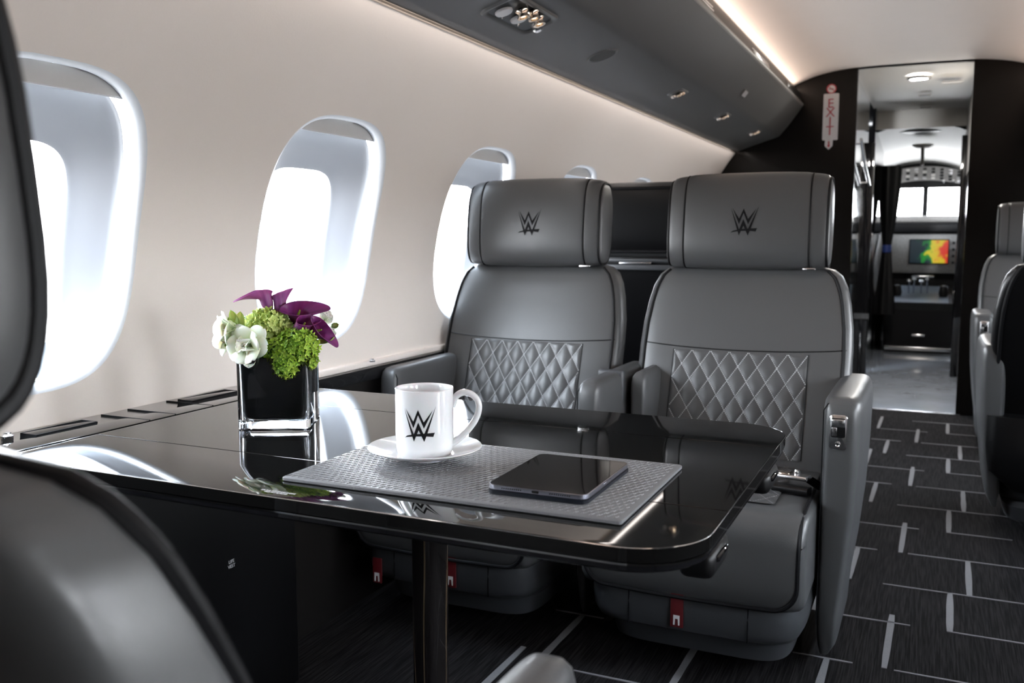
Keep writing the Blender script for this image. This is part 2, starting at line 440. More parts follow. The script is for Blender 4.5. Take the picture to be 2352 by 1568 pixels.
# big service unit: recess frame with two lamp discs and gaspers
def service(x, y, hw, hl, label, big):
    t = thing('service_unit', label, 'reading light', (0, 0, 0))
    M = face_mat(x, y)
    fr = rrect(hw, hl, min(hw, hl)*.45, 6)
    fi = rrect(hw-.010, hl-.010, min(hw, hl)*.38, 6)
    fb = rrect(hw-.016, hl-.016, min(hw, hl)*.34, 6)
    G().loft([[(a, b, .0005) for a, b in fr], [(a, b, .006) for a, b in rrect(hw-.003, hl-.003, min(hw, hl)*.43, 6)], [(a, b, .006) for a, b in fi], [(a, b, .002) for a, b in fb]], cap=False, M=M).ob('unit_frame', m_bin, t)
    G().prism(fb, .001, M @ Matrix.Translation((0, 0, .0008))).ob('recess_floor', m_black, t)
    if big:
        for (a, b, kind_) in ((-.012, -.075, 'disc'), (.018, -.035, 'can'), (-.010, .008, 'disc2'), (.022, .055, 'can'), (.004, .085, 'gasper'), (.03, .005, 'can')):
            Q = M @ Matrix.Translation((a, b, .002))
            if kind_ in ('disc', 'disc2'):
                G().lathe([(0, .006), (.020, .006), (.022, .003), (.022, 0)], 28, Q).ob('lamp_disc', m_sign, t)
            elif kind_ == 'can':
                c = G().lathe([(.015, 0), (.016, .004), (.013, .008), (.013, .016), (.0155, .018), (.0155, .021), (.010, .021), (.009, .012), (0, .012)], 28, Q).ob('lamp_can', m_nickel, t)
                G().lathe([(0, .013), (.0085, .013)], 20, Q).ob('lamp_lens', m_spot, c)
            else:
                c = G().lathe([(.014, 0), (.015, .005), (.012, .012), (.013, .020), (.009, .024), (.008, .016), (0, .016)], 28, Q).ob('air_nozzle', m_chrome, t)
                G().lathe([(0, .017), (.0075, .017)], 20, Q).ob('nozzle_opening', m_black, c)
        for (a, b) in ((-.030, -.045), (-.028, .045)):
            G().lathe([(0, .005), (.003, .004), (.004, 0)], 12, M @ Matrix.Translation((a, b, .002))).ob('push_button', m_chrome, t)
    else:
        for (a, b, m_) in ((-.018, -.012, m_chrome), (.0, .006, m_nickel), (.018, -.004, m_nickel)):
            c = G().lathe([(.0095, 0), (.0105, .004), (.0085, .012), (.006, .013), (.0055, .008), (0, .008)], 20, M @ Matrix.Translation((a, b, .002))).ob('lamp_can', m_, t)
        G().lathe([(0, .009), (.005, .009)], 12, M @ Matrix.Translation((.018, -.004, .003))).ob('lamp_lens', m_spot, t)
    return t
service(-.954, 2.14, .056, .135, 'large recessed reading light and air nozzle unit nearest the camera overhead', True)
service(-.928, 3.565, .034, .052, 'small reading light unit overhead, just beyond the blank oval cover', False)
service(-.918, 4.34, .034, .052, 'small reading light unit overhead, middle one of the three far ones', False)
service(-.906, 5.09, .034, .052, 'small reading light unit overhead, farthest one beside the bulkhead', False)
t = thing('speaker_cover', 'oval grey speaker cover in the overhead panel above the seats', 'speaker')
M = face_mat(-.942, 2.72)
G().loft([[(a, b, 0) for a, b in sring(0, 0, .050, .046, 2)], [(a, b, .0035) for a, b in sring(0, 0, .0485, .0445, 2)], [(a, b, .0035) for a, b in sring(0, 0, .046, .042, 2)], [(a, b, .0022) for a, b in sring(0, 0, .045, .041, 2)]], M=M).ob('cover', m_bin, t)
for i in range(9):
    G().tube([M @ Vector((-.04*sqrt(1-((i-4)/5)**2)+.08*sqrt(1-((i-4)/5)**2)*u, (i-4)*.0085, .0024)) for u in (0, .5, 1)], .0011, 6).ob('grille_bar', m_bin, t)
t = thing('marker_light', 'small square white light on the side of the overhead panel', 'light')
Mq = Matrix.Translation((-.7985, 4.22, .632)) @ Matrix.Rotation(math.radians(52), 4, 'Y').inverted()
Ms = Matrix.Translation((-.800, 4.22, .632)) @ Matrix.Rotation(math.radians(128), 4, 'Y')
G().prism(rrect(.016, .040, .008), .004, Ms).ob('light_frame', m_binrim, t)
G().prism(rrect(.013, .036, .007), .0055, Ms).ob('light_lens', m_sign, t)

# exit sign group on the left bulkhead
t = thing('exit_sign', 'tall white sign with red letters reading down on dark bulkhead', 'sign', (-.570, YB, .672))
Rx = Matrix.Rotation(pi/2, 4, 'X')
G().prism(rrect(.041, .128, .006), .006, Rx).ob('sign_plate', m_sign, t)
for i, ch in enumerate('EXIT'):
    text(ch, .072, (-.002, -.0068, .072-.050*i), (pi/2, 0, 0), m_redp, t)
t = thing('smoking_sign', 'small round no-smoking sign above the white exit sign', 'sign', (-.571, YB, .826))
G().lathe([(0, 0), (.026, 0), (.026, .004), (0, .004)], 32, Rx).ob('sign_disc', m_sign, t)
G().tube([(.0235*cos(2*pi*k/32), -.0045, .0235*sin(2*pi*k/32)) for k in range(32)], .0032, 6, closed=True).ob('red_ring', m_redp, t)
G().box(-.021, .021, -.0065, -.004, -.002, .002, 0, M=Matrix.Rotation(math.radians(40), 4, 'Y')).ob('red_bar', m_redp, t)
G().box(-.014, .012, -.0055, -.004, -.003, .001, 0).ob('cigarette', m_black, t)
t = thing('arrow_sign', 'small white tag with red down arrow under the exit sign', 'sign', (-.575, YB, .522))
G().prism([(-.021, .024), (.021, .024), (.021, -.010), (0, -.030), (-.021, -.010)][::-1], .005, Rx).ob('sign_plate', m_sign, t)
G().prism([(-.004, .016), (.004, .016), (.004, -.006), (.010, -.006), (0, -.020), (-.010, -.006), (-.004, -.006)][::-1], .0062, Rx).ob('arrow', m_redp, t)

# ------------------------------------------------------------------ carpet strokes
def stroke(x0, y0, x1, y1, w):
    if not (-1.33 < (x0+x1)/2 < 1.0) or max(y0, y1) > YB or min(y0, y1) < .4: return
    n = 5; L_, R_ = [], []
    d = Vector((x1-x0, y1-y0, 0)).normalized(); p = Vector((-d.y, d.x, 0))
    for i in range(n+1):
        c = Vector((x0+(x1-x0)*i/n, y0+(y1-y0)*i/n, FLOOR+.0015)); k = w/2*(1+random.uniform(-.1, .1))*(1 if 0 < i < n else .75)
        L_.append(tuple(c+p*k)); R_.append(tuple(c-p*k))
    vs = L_+R_+[(a, b, FLOOR-.001) for a, b, c in L_]+[(a, b, FLOOR-.001) for a, b, c in R_]; m_ = n+1
    fs = [(i, i+1, m_+i+1, m_+i) for i in range(n)]+[(i+1, i, 2*m_+i, 2*m_+i+1) for i in range(n)]+[(m_+i, m_+i+1, 3*m_+i+1, 3*m_+i) for i in range(n)]
    fs += [(0, m_, 3*m_, 2*m_), (n, 2*m_+n, 3*m_+n, m_+n)]
    G().add(vs, fs).ob('carpet_stripe', m_stripe, flo, False)
PER = .853; XP = .60
for k in range(-2, 4):
    for q in (-1, 0, 1):
        oy = k*PER; ox = q*XP + k*.007
        for (a, b, y) in ((-.262, -.129, 2.163), (-.041, .29, 2.163), (-.235, -.014, 2.441), (.070, .262, 2.441), (-.091, .30, 2.716)):
            stroke(ox+a, oy+y, ox+b, oy+y, .0062)
        for (x, a, b) in ((-.062, 2.165, 2.493), (.076, 2.441, 2.716), (.128, 2.716, 3.016-.0), (-.189, 1.866, 2.163), (-.246, 2.441, 2.78)):
            stroke(ox+x, oy+a, ox+x+.004, oy+b, .0165)

# ------------------------------------------------------------------ side ledge by the table
led = thing('side_ledge', 'black glossy side ledge under the near windows beside the table', 'ledge')
G().box(-1.349, -1.226, -2.0, 1.575, -.345, -.315, .003).ob('ledge_top', m_carbon, led)
G().box(-1.349, -1.232, -2.0, 1.570, FLOOR+.001, -.346, .003).ob('ledge_body', m_black, led)
for (y0, y1) in ((1.004, 1.123), (1.347, 1.478), (.62, .74)):
    g = G()
    g.tube([(-1.332, y0, -.3148), (-1.332, y1, -.3148), (-1.296, y1, -.3148), (-1.296, y0, -.3148)], .0011, 6, closed=True)
    g.ob('lid_groove', m_piping, led)
    G().box(-1.331, -1.297, y0+.001, y1-.001, -.316, -.3142, .0005).ob('ledge_lid', m_carbon, led)
for y0, x0, x1 in ((1.175, -1.345, -1.228), (1.235, -1.345, -1.228), (1.33, -1.345, -1.228)):
    G().box(x0, x1, y0-.0008, y0+.0008, -.316, -.3147).ob('ledge_joint', m_piping, led)
for y_ in (.975, 1.66, 2.02):
    k = thing('wall_knob', {.975: 'small chrome knob on the black ledge at left frame edge', 1.66: 'tiny chrome knob behind the vase on the ledge', 2.02: 'small chrome knob on the black capping before the left seat'}[y_], 'knob', (-1.325, y_, -.315 if y_ < 1.5 else -.322))
    G().lathe([(.0, .0), (.009, 0), (.010, .003), (.006, .006), (.006, .008), (0, .009)], 20, Matrix.Translation((0, 0, 0))).ob('knob_cap', m_chrome, k)
text('LIFE\nVEST', .0095, (-1.2312, 1.368, -.638), (pi/2, 0, pi/2), m_white_fab, led)

# ------------------------------------------------------------------ table
TZ = -.315
tab = thing('folding_table', 'glossy black lacquer table with rounded aisle corners between the seats', 'table', (-.70, 1.22, FLOOR))
def W(x, y, z): return (x+.70, y-1.22, z-FLOOR)
def tab_poly(inset=0.):
    x0, x1, y0, y1 = -1.216+inset, -.203-inset, .879+inset, 1.578-inset
    pts = [(x0, y0+.03)] + [(x0+.03*(1-cos(a)), y0+.03*(1-sin(a))) for a in (pi/8, pi/4, 3*pi/8)] + [(x0+.03, y0)]
    r = .088-inset; n = 12
    pts += [(x1-r+r*sin(pi/2*i/n), y0+r-r*cos(pi/2*i/n)) for i in range(n+1)]
    pts += [(x1-r+r*cos(pi/2*i/n), y1-r+r*sin(pi/2*i/n)) for i in range(n+1)]
    pts += [(x0, y1)]
    return pts
def clip(poly, a, b):
    """keep the part of a convex outline with a <= y <= b"""
    for lim, sg in ((a, 1), (b, -1)):
        out = []
        for i in range(len(poly)):
            p, q = poly[i], poly[(i+1) % len(poly)]
            pi_, qi = sg*(p[1]-lim) >= 0, sg*(q[1]-lim) >= 0
            if pi_: out.append(p)
            if pi_ != qi:
                t_ = (lim-p[1])/(q[1]-p[1]); out.append((p[0]+(q[0]-p[0])*t_, lim))
        poly = out
    return poly
def slab(poly_fn, a, b, prof, m, name, parent):
    rings = []
    for ins, z in prof:
        pl = clip(poly_fn(ins), a+ins*.5, b-ins*.5); rings.append((pl, z))
    n = len(rings[0][0]); g = G()
    g.loft([[W(x, y, z) for x, y in pl] for pl, z in rings if len(pl) == n])
    return g.ob(name, m, parent, angle=35)
LEAF = ((.80, 1.0505), (1.0520, 1.4095), (1.4110, 1.70))
for a, b in LEAF:
    slab(tab_poly, a, b, [(.0022, TZ-.0175), (.0004, TZ-.0160), (.0004, TZ-.0012), (.0018, TZ)], m_carbon, 'table_leaf', tab)
for a, b in LEAF:
    slab(lambda i: tab_poly(i+.002), a, b, [(.0, TZ-.0180), (.0, TZ-.0202)], m_chrome2, 'chrome_edge_strip', tab)
    slab(lambda i: tab_poly(i+.0035), a, b, [(.0, TZ-.0205), (.0, TZ-.0260), (.004, TZ-.0290)], m_gloss, 'lower_edge', tab)
# chrome pinstripe round the top edge
pts = [W(x, y, TZ-.0008) for x, y in tab_poly(.0006)]
G().tube(pts, .0007, 6, closed=True).ob('edge_pinstripe', m_chrome2, tab)
# supports under the top
for (x, y) in ((-.215, 1.015), (-.215, 1.385)):
    G().box(x-.028, x+.012, y-.045, y+.045, TZ-.058, TZ-.026, .010, 3, M=Matrix.Translation((.70, -1.22, -FLOOR))).ob('fold_bracket', m_black, tab)
    G().box(x-.002, x+.016, y-.030, y+.022, TZ-.040, TZ-.033, .003, 2, M=Matrix.Translation((.70, -1.22, -FLOOR))).ob('bracket_release', m_gloss, tab)
G().box(-.96+.70, -.34+.70, 1.12-1.22, 1.34-1.22, TZ-.055-FLOOR, TZ-.030-FLOOR, .006).ob('support_frame', m_black, tab)
G().loft([[(a-.015, b+.03, z) for a, b in sring(0, 0, .021, .032, 4)] for z in (0.001, TZ-.055-FLOOR)]).ob('pedestal', m_wood, tab)
G().loft([[(a, b+.03, z) for a, b in sring(0, 0, .14+.0*z, .12, 4)] for z in (0.001, .012)]).ob('foot_plate', m_black, tab)
text('FOR TAXI, TAKEOFF AND LANDING\nTABLE MUST BE FOLDED', .0052, W(-.731, .897, TZ+.0002), (0, 0, 0), m_white_fab, tab, ext=.0001, sx=.62)

# ------------------------------------------------------------------ seats
NP = 5
bz = [.34, .45, .58, .68, .74, .80, .84, .87, .885, .893, .897]
bw = [.275, .275, .275, .275, .272, .263, .253, .238, .219, .19, .15]
bf = [-.115, -.08, -.035, 0, .02, .04, .052, .063, .072, .085, .10]
bb = [.0, .03, .07, .10, .12, .137, .148, .155, .156, .152, .145]
def bprm(z): return interp(z, bz, bw), interp(z, bz, bf), interp(z, bz, bb)
def bfront(x, z, off=0.):
    w, f, b = bprm(z); hd = (b-f)/2; u = min(abs(x)/w, .9999)
    return (f+b)/2-hd*(1-u**NP)**(1/NP)-off
def brear(x, z, off=0.):
    w, f, b = bprm(z); hd = (b-f)/2; u = min(abs(x)/w, .9999)
    return (f+b)/2+hd*(1-u**NP)**(1/NP)+off
hx = [0, .05, .10, .145, .156, .160, .168, .185, .197, .203, .2075, .210]
hs = [1, 1, .995, .985, .975, .962, .968, .955, .935, .90, .80, .45]
HC, HH, HT, HY = 1.0135, .127, .064, .085
def hring(x, off=0., N=40, e=3.0):
    s = interp(abs(x), hx, hs); dy = .012*(abs(x)/.2)**2
    out = []
    for k in range(N):
        c, d = cos(2*pi*k/N), sin(2*pi*k/N)
        out.append((x, HY+dy*.6+(HT*s+off)*sgnpow(c, 2/e)+.10*(HH*s)*sgnpow(d, 2/e), HC-.006*(1-s)*8+(HH*s+off)*sgnpow(d, 2/e)))
    return out
def hfront(x, z, off=.0012):
    s = interp(abs(x), hx, hs); dy = .012*(abs(x)/.2)**2
    v = max(-1, min(1, (z-HC)/(HH*s))); e = 3.0
    return HY+dy*.6-(HT*s)*(1-abs(v)**e)**(1/e)+.10*(z-HC)-off
def seat(label, cx, cy, rz, arms, logo=True, quilt=True, latch=None, tab_x=0., head_up=0., back=None, group=None, tabs=True, head_back=0., pipe=.0036, wrap=False, loc_z=FLOOR):
    t = thing('cabin_seat', label, 'seat', (cx, cy, loc_z), rz, group)
    L = m_leather
    # backrest
    g = G(); rings = []
    zs = []
    for i in range(len(bz)-1):
        k = 3 if i > 2 else 4
        zs += [bz[i]+(bz[i+1]-bz[i])*j/k for j in range(k)]
    zs.append(bz[-1])
    for z in zs:
        w, f, b = bprm(z); rings.append([(x, y, z) for x, y in sring(0, (f+b)/2, w, (b-f)/2, NP, 64)])
    g.loft(rings); br = g.ob('backrest', L, t)
    # rear panel with its piping
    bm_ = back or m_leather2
    zr = [.30+(.885-.30)*i/24 for i in range(25)]
    def rp(u, v):
        z = .30+.578*v; w = bprm(z)[0]-.020; x = w*(2*u-1)
        return (x, brear(x, z, .004), z)
    if back:
        g = G(); rings = []
        for i in range(20):
            z = .34+.545*i/19; w, f, b = bprm(z); hd = (b-f)/2+.003; ww = w+.003; ring = []
            for k in range(33):
                a = math.radians(-12)+math.radians(204)*k/32; ring.append((ww*sgnpow(cos(a), 2/NP), (f+b)/2+hd*sgnpow(sin(a), 2/NP), z))
            rings.append(ring)
        g.loft(rings, cap=False, closed=False).ob('back_panel', bm_, t, fix=False)
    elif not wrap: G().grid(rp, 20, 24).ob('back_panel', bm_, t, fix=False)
    edge = [rp(0, v/24) for v in range(25)]+[rp(u/20, 1) for u in range(1, 20)]+[rp(1, 1-v/24) for v in range(25)]
    if not wrap: G().tube(edge, .0058, 8).ob('back_piping', m_piping, t)
    # front piping
    if wrap:
        pts = []
        for i in range(41):
            z = .44+(.895-.44)*i/40; w, f, b = bprm(z); al = math.radians(-22+18*max(0, (z-.72)/.175)**1.5)
            pts.append((w*sgnpow(cos(al), 2/NP), (f+b)/2+(b-f)/2*sgnpow(sin(al), 2/NP)*1.01, z))
        pts += [(x, .122, .897) for x in (.14, .08, .03)]
        pts += [(-x, y, z) for x, y, z in pts[::-1]]
        G().tube(pts, pipe+.0006, 8).ob('piping', m_piping, br)
    for s in (() if wrap else (-1, 1)):
        pts = []
        for i in range(26):
            z = .44+(.884-.44)*i/25; w = bprm(z)[0]; x = s*w*.935; pts.append((x, bfront(x, z, .0015), z))
        G().tube(pts, pipe+.0006, 8).ob('piping', m_piping, br)
    pts = []
    for i in range(31):
        x = -.262+.524*i/30; z = .680+.012*(x/.27)**2-.003; pts.append((x, bfront(x, z, .0002), z))
    G().tube(pts, .0016, 6).ob('seam', m_piping, br)
    if quilt:
        q = G(); dx, dz, zt, hwq = .0493, .074, .674, .1725
        def hq(x, z):
            a = (x+hwq)/dx+(zt-z)/dz; b = (x+hwq)/dx-(zt-z)/dz
            e = min(1, (hwq-abs(x))/.006, (zt-z)/.004, 1)
            return (abs(sin(pi*a))*abs(sin(pi*b)))**.6*.0038*max(0, e)
        def qf(u, v):
            x = -hwq+2*hwq*u; z = .42+(zt-.42)*v; return (x, bfront(x, z, .0006+hq(x, z)), z)
        q.grid(qf, 126, 96).ob('quilted_panel', L, br, angle=80, fix=False)
        for s in (-1, 1):
            G().tube([(s*(hwq+.001), bfront(hwq, .42+.254*i/10, .0008), .42+.254*i/10) for i in range(11)], .0014, 6).ob('seam', m_piping, br)
        st = G()
        for sg in (1, -1):
            for k in range(-12, 16):
                # line a = k (or b = k) clipped to the panel, laid as single stitches
                n = 64; prev = None
                for j in range(n):
                    z0 = zt-.002-(zt-.42)*j/n; z1 = zt-.002-(zt-.42)*(j+.62)/n
                    x0 = (k-sg*(zt-z0)/dz)*dx-hwq; x1 = (k-sg*(zt-z1)/dz)*dx-hwq
                    if max(abs(x0), abs(x1)) > hwq-.001: continue
                    p0 = Vector((x0, bfront(x0, z0, .0014), z0)); p1 = Vector((x1, bfront(x1, z1, .0014), z1))
                    d = (p1-p0).normalized()*.0; pr = Vector((p1.z-p0.z, 0, -(p1.x-p0.x))).normalized()*.0011; o = Vector((0, -.0009, 0))
                    st.add([p0-pr, p0+pr, p1+pr, p1-pr, p0+o, p1+o], [(0, 1, 4), (1, 2, 5, 4), (2, 3, 5), (3, 0, 4, 5)])
        st.ob('stitching', m_thread, br, False, kind='stuff')
    # headrest
    H = Matrix.Translation((0, head_back, head_up))
    g = G(); xs = [-x for x in hx[::-1]]+hx[1:]
    fine = []
    for i in range(len(xs)-1): fine += [xs[i], (xs[i]+xs[i+1])/2]
    fine.append(xs[-1])
    g.loft([hring(x) for x in fine], M=H); hr = g.ob('headrest', L, t)
    for x in (-.161, .161): G().tube(hring(x, .0004), .0022, 6, closed=True, M=H).ob('seam', m_piping, hr)
    for x in (-.2035, .2035): G().tube(hring(x, .0004), pipe, 8, closed=True, M=H).ob('piping', m_piping, hr)
    # rear pad of the headrest
    def hp(u, v):
        x = .186*(2*u-1); z = HC-.105+.21*v; s_ = interp(abs(x), hx, hs); vv = max(-1, min(1, (z-HC)/(HH*s_)))
        return (x, HY+.012*(abs(x)/.2)**2*.6+HT*s_*(1-abs(vv)**3)**(1/3)+.10*(z-HC)+.003, z)
    G().grid(hp, 20, 16, M=H).ob('head_back_panel', bm_, hr, fix=False)
    cor = rrect(.5, .5, .12, 5, .5, .5)
    ed = [hp(a, b) for a, b in cor]
    if not wrap: G().tube(ed, .0058, 8, closed=True, M=H).ob('back_piping', m_piping, hr)
    G().box(-.09, -.07, HY-.01, HY+.02, .80, .90, .003).ob('headrest_post', m_chrome, t)
    G().box(.07, .09, HY-.01, HY+.02, .80, .90, .003).ob('headrest_post', m_chrome, t)
    G().box(.146, .178, HY-.048, HY-.035, .8865, .8925, .0015).ob('headrest_clip', m_chrome, t)
    if logo:
        emblem(.072, lambda x, y: (x, hfront(x, 1.0135+y), 1.0135+y+head_up)).ob('emblem', m_logo, hr, False, fix=False, label='black stitched letter emblem')
    # cushion
    CW, CF = .243, -.535
    prof = [(.03, .21), (.03, .385)]+[(-.05-.09*i, .397+.004*sin(pi*(i+1)/6)) for i in range(5)]
    for i in range(9):
        a = pi/2*i/8; prof.append((CF+.065-.065*sin(a), .335+.065*cos(a)))
    prof += [(CF-.004, .29), (CF-.004, .25), (CF+.002, .215), (CF+.014, .202), (CF+.05, .198)]
    cyy = sum(p[0] for p in prof)/len(prof); czz = sum(p[1] for p in prof)/len(prof)
    g = G(); rings = []
    for x, k in ((-CW, .80), (-CW+.003, .90), (-CW+.010, .955), (-CW+.022, .985), (-CW+.045, 1), (-.08, 1.008), (.08, 1.008), (CW-.045, 1), (CW-.022, .985), (CW-.010, .955), (CW-.003, .90), (CW, .80)):
        ins = (1-k)*.12
        rings.append([(x, y+(ins if y < cyy else 0)-(0 if y < cyy else ins), z-(ins if z > czz else -ins)*.8) for y, z in prof])
    cu = g.loft(rings).ob('seat_cushion', L, t)
    xp = CW-.014
    path = [(-xp, -.05, .4035), (-xp, -.30, .4025), (-xp, -.40, .4000), (-xp, -.45, .3965)]
    for i in range(9):
        a = pi/2*i/8; path.append((-xp, CF+.063-.063*sin(a)+.004, .330+.062*cos(a)))
    path += [(-xp, CF+.0005, .29), (-xp, CF+.0005, .26)]
    for i in range(1, 9):
        a = pi/2*i/8; path.append((-xp+.05*(1-cos(a)), CF-.001, .258-.052*sin(a)))
    path += [(-.06, CF-.004, .204)]
    path += [(-x, y, z) for x, y, z in path[::-1]]
    G().tube(path, .0045, 8).ob('piping', m_piping, cu)
    # quilted insert on top of the cushion
    def qc(u, v):
        x = -.165+.33*u; y = -.44+.34*v; a = (x+.165)/.0471+y/.074; b = (x+.165)/.0471-y/.074
        e = min(1, (.165-abs(x))/.006, (y+.44)/.006, (-.10-y)/.006); return (x, y, .4035+.006*(abs(sin(pi*a))*abs(sin(pi*b)))**.6*max(e, 0)*.7)
    G().grid(qc, 60, 60).ob('cushion_quilting', L, cu, angle=80, fix=False)
    st = G()
    for sg in (1, -1):
        for k in range(-8, 14):
            for j in range(56):
                y0 = -.44+.34*j/56; y1 = y0+.0038; x0 = (k-sg*y0/.074)*.0471-.165; x1 = (k-sg*y1/.074)*.0471-.165
                if max(abs(x0), abs(x1)) > .163: continue
                p = Vector((y1-y0, -(x1-x0), 0)).normalized()*.0007
                st.add([(x0-p.x, y0-p.y, .4055), (x0+p.x, y0+p.y, .4055), (x1+p.x, y1+p.y, .4055), (x1-p.x, y1-p.y, .4055)], [(0, 1, 2, 3)])
    st.ob('stitching', m_thread, cu, False, fix=False, kind='stuff')
    # base
    g = G()
    g.loft([[(x, y, z) for x, y in sring(0, -.24, hw, hd, 7, 56)] for z, hw, hd in ((.112, .215, .255), (.118, .228, .268), (.135, .236, .276), (.17, .240, .281), (.195, .238, .279), (.205, .228, .268))])
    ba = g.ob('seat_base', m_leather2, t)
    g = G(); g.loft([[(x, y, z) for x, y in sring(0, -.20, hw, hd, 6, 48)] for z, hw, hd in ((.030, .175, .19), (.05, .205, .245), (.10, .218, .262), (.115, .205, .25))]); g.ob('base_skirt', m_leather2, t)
    G().loft([[(x, y, z) for x, y in sring(0, -.16, .15, .16, 3, 32)] for z in (.0005, .04)]).ob('pedestal', m_black, t)
    G().box(-.13, .13, -.30, .02, .0005, .018, .006).ob('floor_track_plate', m_black, t)
    for x in (-.13, .13):
        G().tube([(x, -.24-.281*(1-(abs(x)/.24)**7)**(1/7)+.0015, z) for z in (.12, .14, .17, .20)], .0016, 6).ob('seam', m_piping, ba)
    if tabs:
        tb = G().box(tab_x-.014, tab_x+.014, -.526, -.5215, .130, .208, .001).ob('life_vest_tab', m_red, t)
        G().prism([(-.007, -.012), (-.004, -.012), (-.003, .002), (.003, .002), (.004, -.012), (.007, -.012), (.007, .010), (-.007, .010)], .0008, Matrix.Translation((tab_x, -.527, .148)) @ Matrix.Rotation(pi/2, 4, 'X')).ob('tab_symbol', m_white_fab, tb, False)
    # lower rear cover
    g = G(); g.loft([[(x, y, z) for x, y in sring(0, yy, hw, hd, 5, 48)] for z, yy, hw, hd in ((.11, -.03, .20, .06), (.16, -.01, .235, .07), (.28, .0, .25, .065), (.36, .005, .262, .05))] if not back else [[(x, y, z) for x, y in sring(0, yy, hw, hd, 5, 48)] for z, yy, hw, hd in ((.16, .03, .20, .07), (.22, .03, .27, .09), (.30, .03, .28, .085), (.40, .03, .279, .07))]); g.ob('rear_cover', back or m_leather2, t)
    # arms: (x_in, x_out, y_front, side, z_bottom)
    for (x0, x1, yf, zb) in arms:
        s = 1 if (x0+x1) > 0 else -1; a, b = (x0, x1)
        top = .628; g = G(); rings = []
        for z, ti, to, df in ((zb, .008, .055, .06), (zb+.03, .004, .040, .035), (.14, .0, .034, .02), (.24, 0, .020, .008), (.36, 0, .008, .002), (.48, 0, .002, 0), (.57, 0, 0, 0), (top-.030, 0.001, .001, .002), (top-.014, .003, .003, .007), (top-.005, .009, .009, .015), (top-.001, .018, .018, .026), (top, .027, .027, .040)):
            if z < zb: continue
            if s > 0: xa, xb_ = a+ti, b-to
            else: xa, xb_ = a+to, b-ti
            if xb_-xa < .012: xa, xb_ = (xa+xb_)/2-.006, (xa+xb_)/2+.006
            y0_, y1_ = yf+df, .065-df*.5
            rings.append([(x, y, z) for x, y in sring((xa+xb_)/2, (y0_+y1_)/2, (xb_-xa)/2, (y1_-y0_)/2, 6, 56)])
        ar = g.loft(rings).ob('armrest', m_leather, t)
        # welt line framing the front face and running back along the top inner edge
        hwx = (b-a)/2-.006; cxm = (a+b)/2; pts = []
        pts = [(cxm-s*hwx, yf+.012, .12+.0), (cxm-s*hwx, yf+.010, .36), (cxm-s*hwx, yf+.008, .56), (cxm-s*hwx, yf+.010, .600), (cxm-s*(hwx-.008), yf+.012, .614), (cxm, yf+.018, .619), (cxm+s*(hwx-.010), yf+.020, .618), (cxm+s*(hwx-.002), yf+.06, .612), (cxm+s*(hwx+.001), -.05, .608)]
        if b-a > .055: G().tube(pts, .0016, 6).ob('welt', m_piping, ar)
    if latch:
        lx, yf = latch
        ml = Matrix.Translation((lx, yf-.0005, .556)) @ Matrix.Rotation(pi/2, 4, 'X')
        lp = G().loft([[(x, y, 0) for x, y in rrect(.0185, .038, .008)], [(x, y, .003) for x, y in rrect(.0185, .038, .008)], [(x, y, .004) for x, y in rrect(.017, .0365, .007)]], M=ml).ob('latch_plate', m_chrome, t)
        G().prism(rrect(.0145, .021, .004, 4, 0, .010), .0006, ml @ Matrix.Translation((0, 0, .0038))).ob('latch_recess', m_black, lp)
        G().box(-.0135, .0135, .012, .029, .004, .0085, .0018, 2, M=ml).ob('latch_lever', m_chrome, lp)
        G().box(-.0135, -.002, -.008, .011, .004, .0065, .0012, 2, M=ml).ob('latch_slider', m_chrome, lp)
        bt = G().lathe([(.0065, .003), (.0065, .0055), (.0045, .006), (.0035, .0052), (0, .0052)], 20, ml @ Matrix.Translation((0, -.026, 0))).ob('lock_button', m_chrome, lp)
        G().lathe([(0, .0056), (.0018, .0056)], 12, ml @ Matrix.Translation((0, -.026, 0))).ob('key_hole', m_black, bt)
    return t

S1_ = seat('grey leather seat at the window facing the camera across the table', -1.06, 2.42, 0, [(-.276, -.212, -.36, .03), (.285, .350, -.365, .03)], tab_x=.032)
S2_ = seat('grey leather aisle seat facing the camera with chrome latch on its armrest', -.453, 2.42, 0, [(-.246, -.200, -.17, .03), (.244, .330, -.365, .03)], latch=(.282, -.365), tab_x=-.02)
# strap over the window seat's aisle arm
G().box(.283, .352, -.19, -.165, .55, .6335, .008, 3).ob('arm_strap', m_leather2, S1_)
S3_ = seat('blurred grey leather seat in the left foreground seen from behind', -.574, .385, pi, [(-.325, -.268, -.315, .03), (.268, .325, -.315, .03)], quilt=False, logo=False, tabs=False, head_back=.062, head_up=-.006, pipe=.0062, wrap=True)
# the foreground seat's backrest is a little lower under its headrest
for c_ in S3_.children:
    if c_.name.startswith('backrest'): c_.scale.z = .84; c_.location.z = .74*.16
S4_ = seat('black-backed seat seen between the two facing seats, turned to the front', -.90, 3.14, pi, [(-.33, -.25, -.36, .03), (.25, .33, -.36, .03)], quilt=False, logo=False, tabs=False, head_up=.014, back=m_black_leather)
S5_ = seat('grey seat across the aisle facing the camera before the right bulkhead', .475, 5.0, 0, [(-.305, -.215, -.33, .03), (.215, .30, -.33, .03)], quilt=False, logo=False, latch=(-.258, -.33), tabs=False)
S6_ = seat('black-backed seat at the right frame edge, turned to the front', .455, 3.38, pi, [(-.305, -.225, -.36, .09), (.225, .305, -.36, .09)], quilt=False, logo=False, tabs=False, back=m_black_leather)
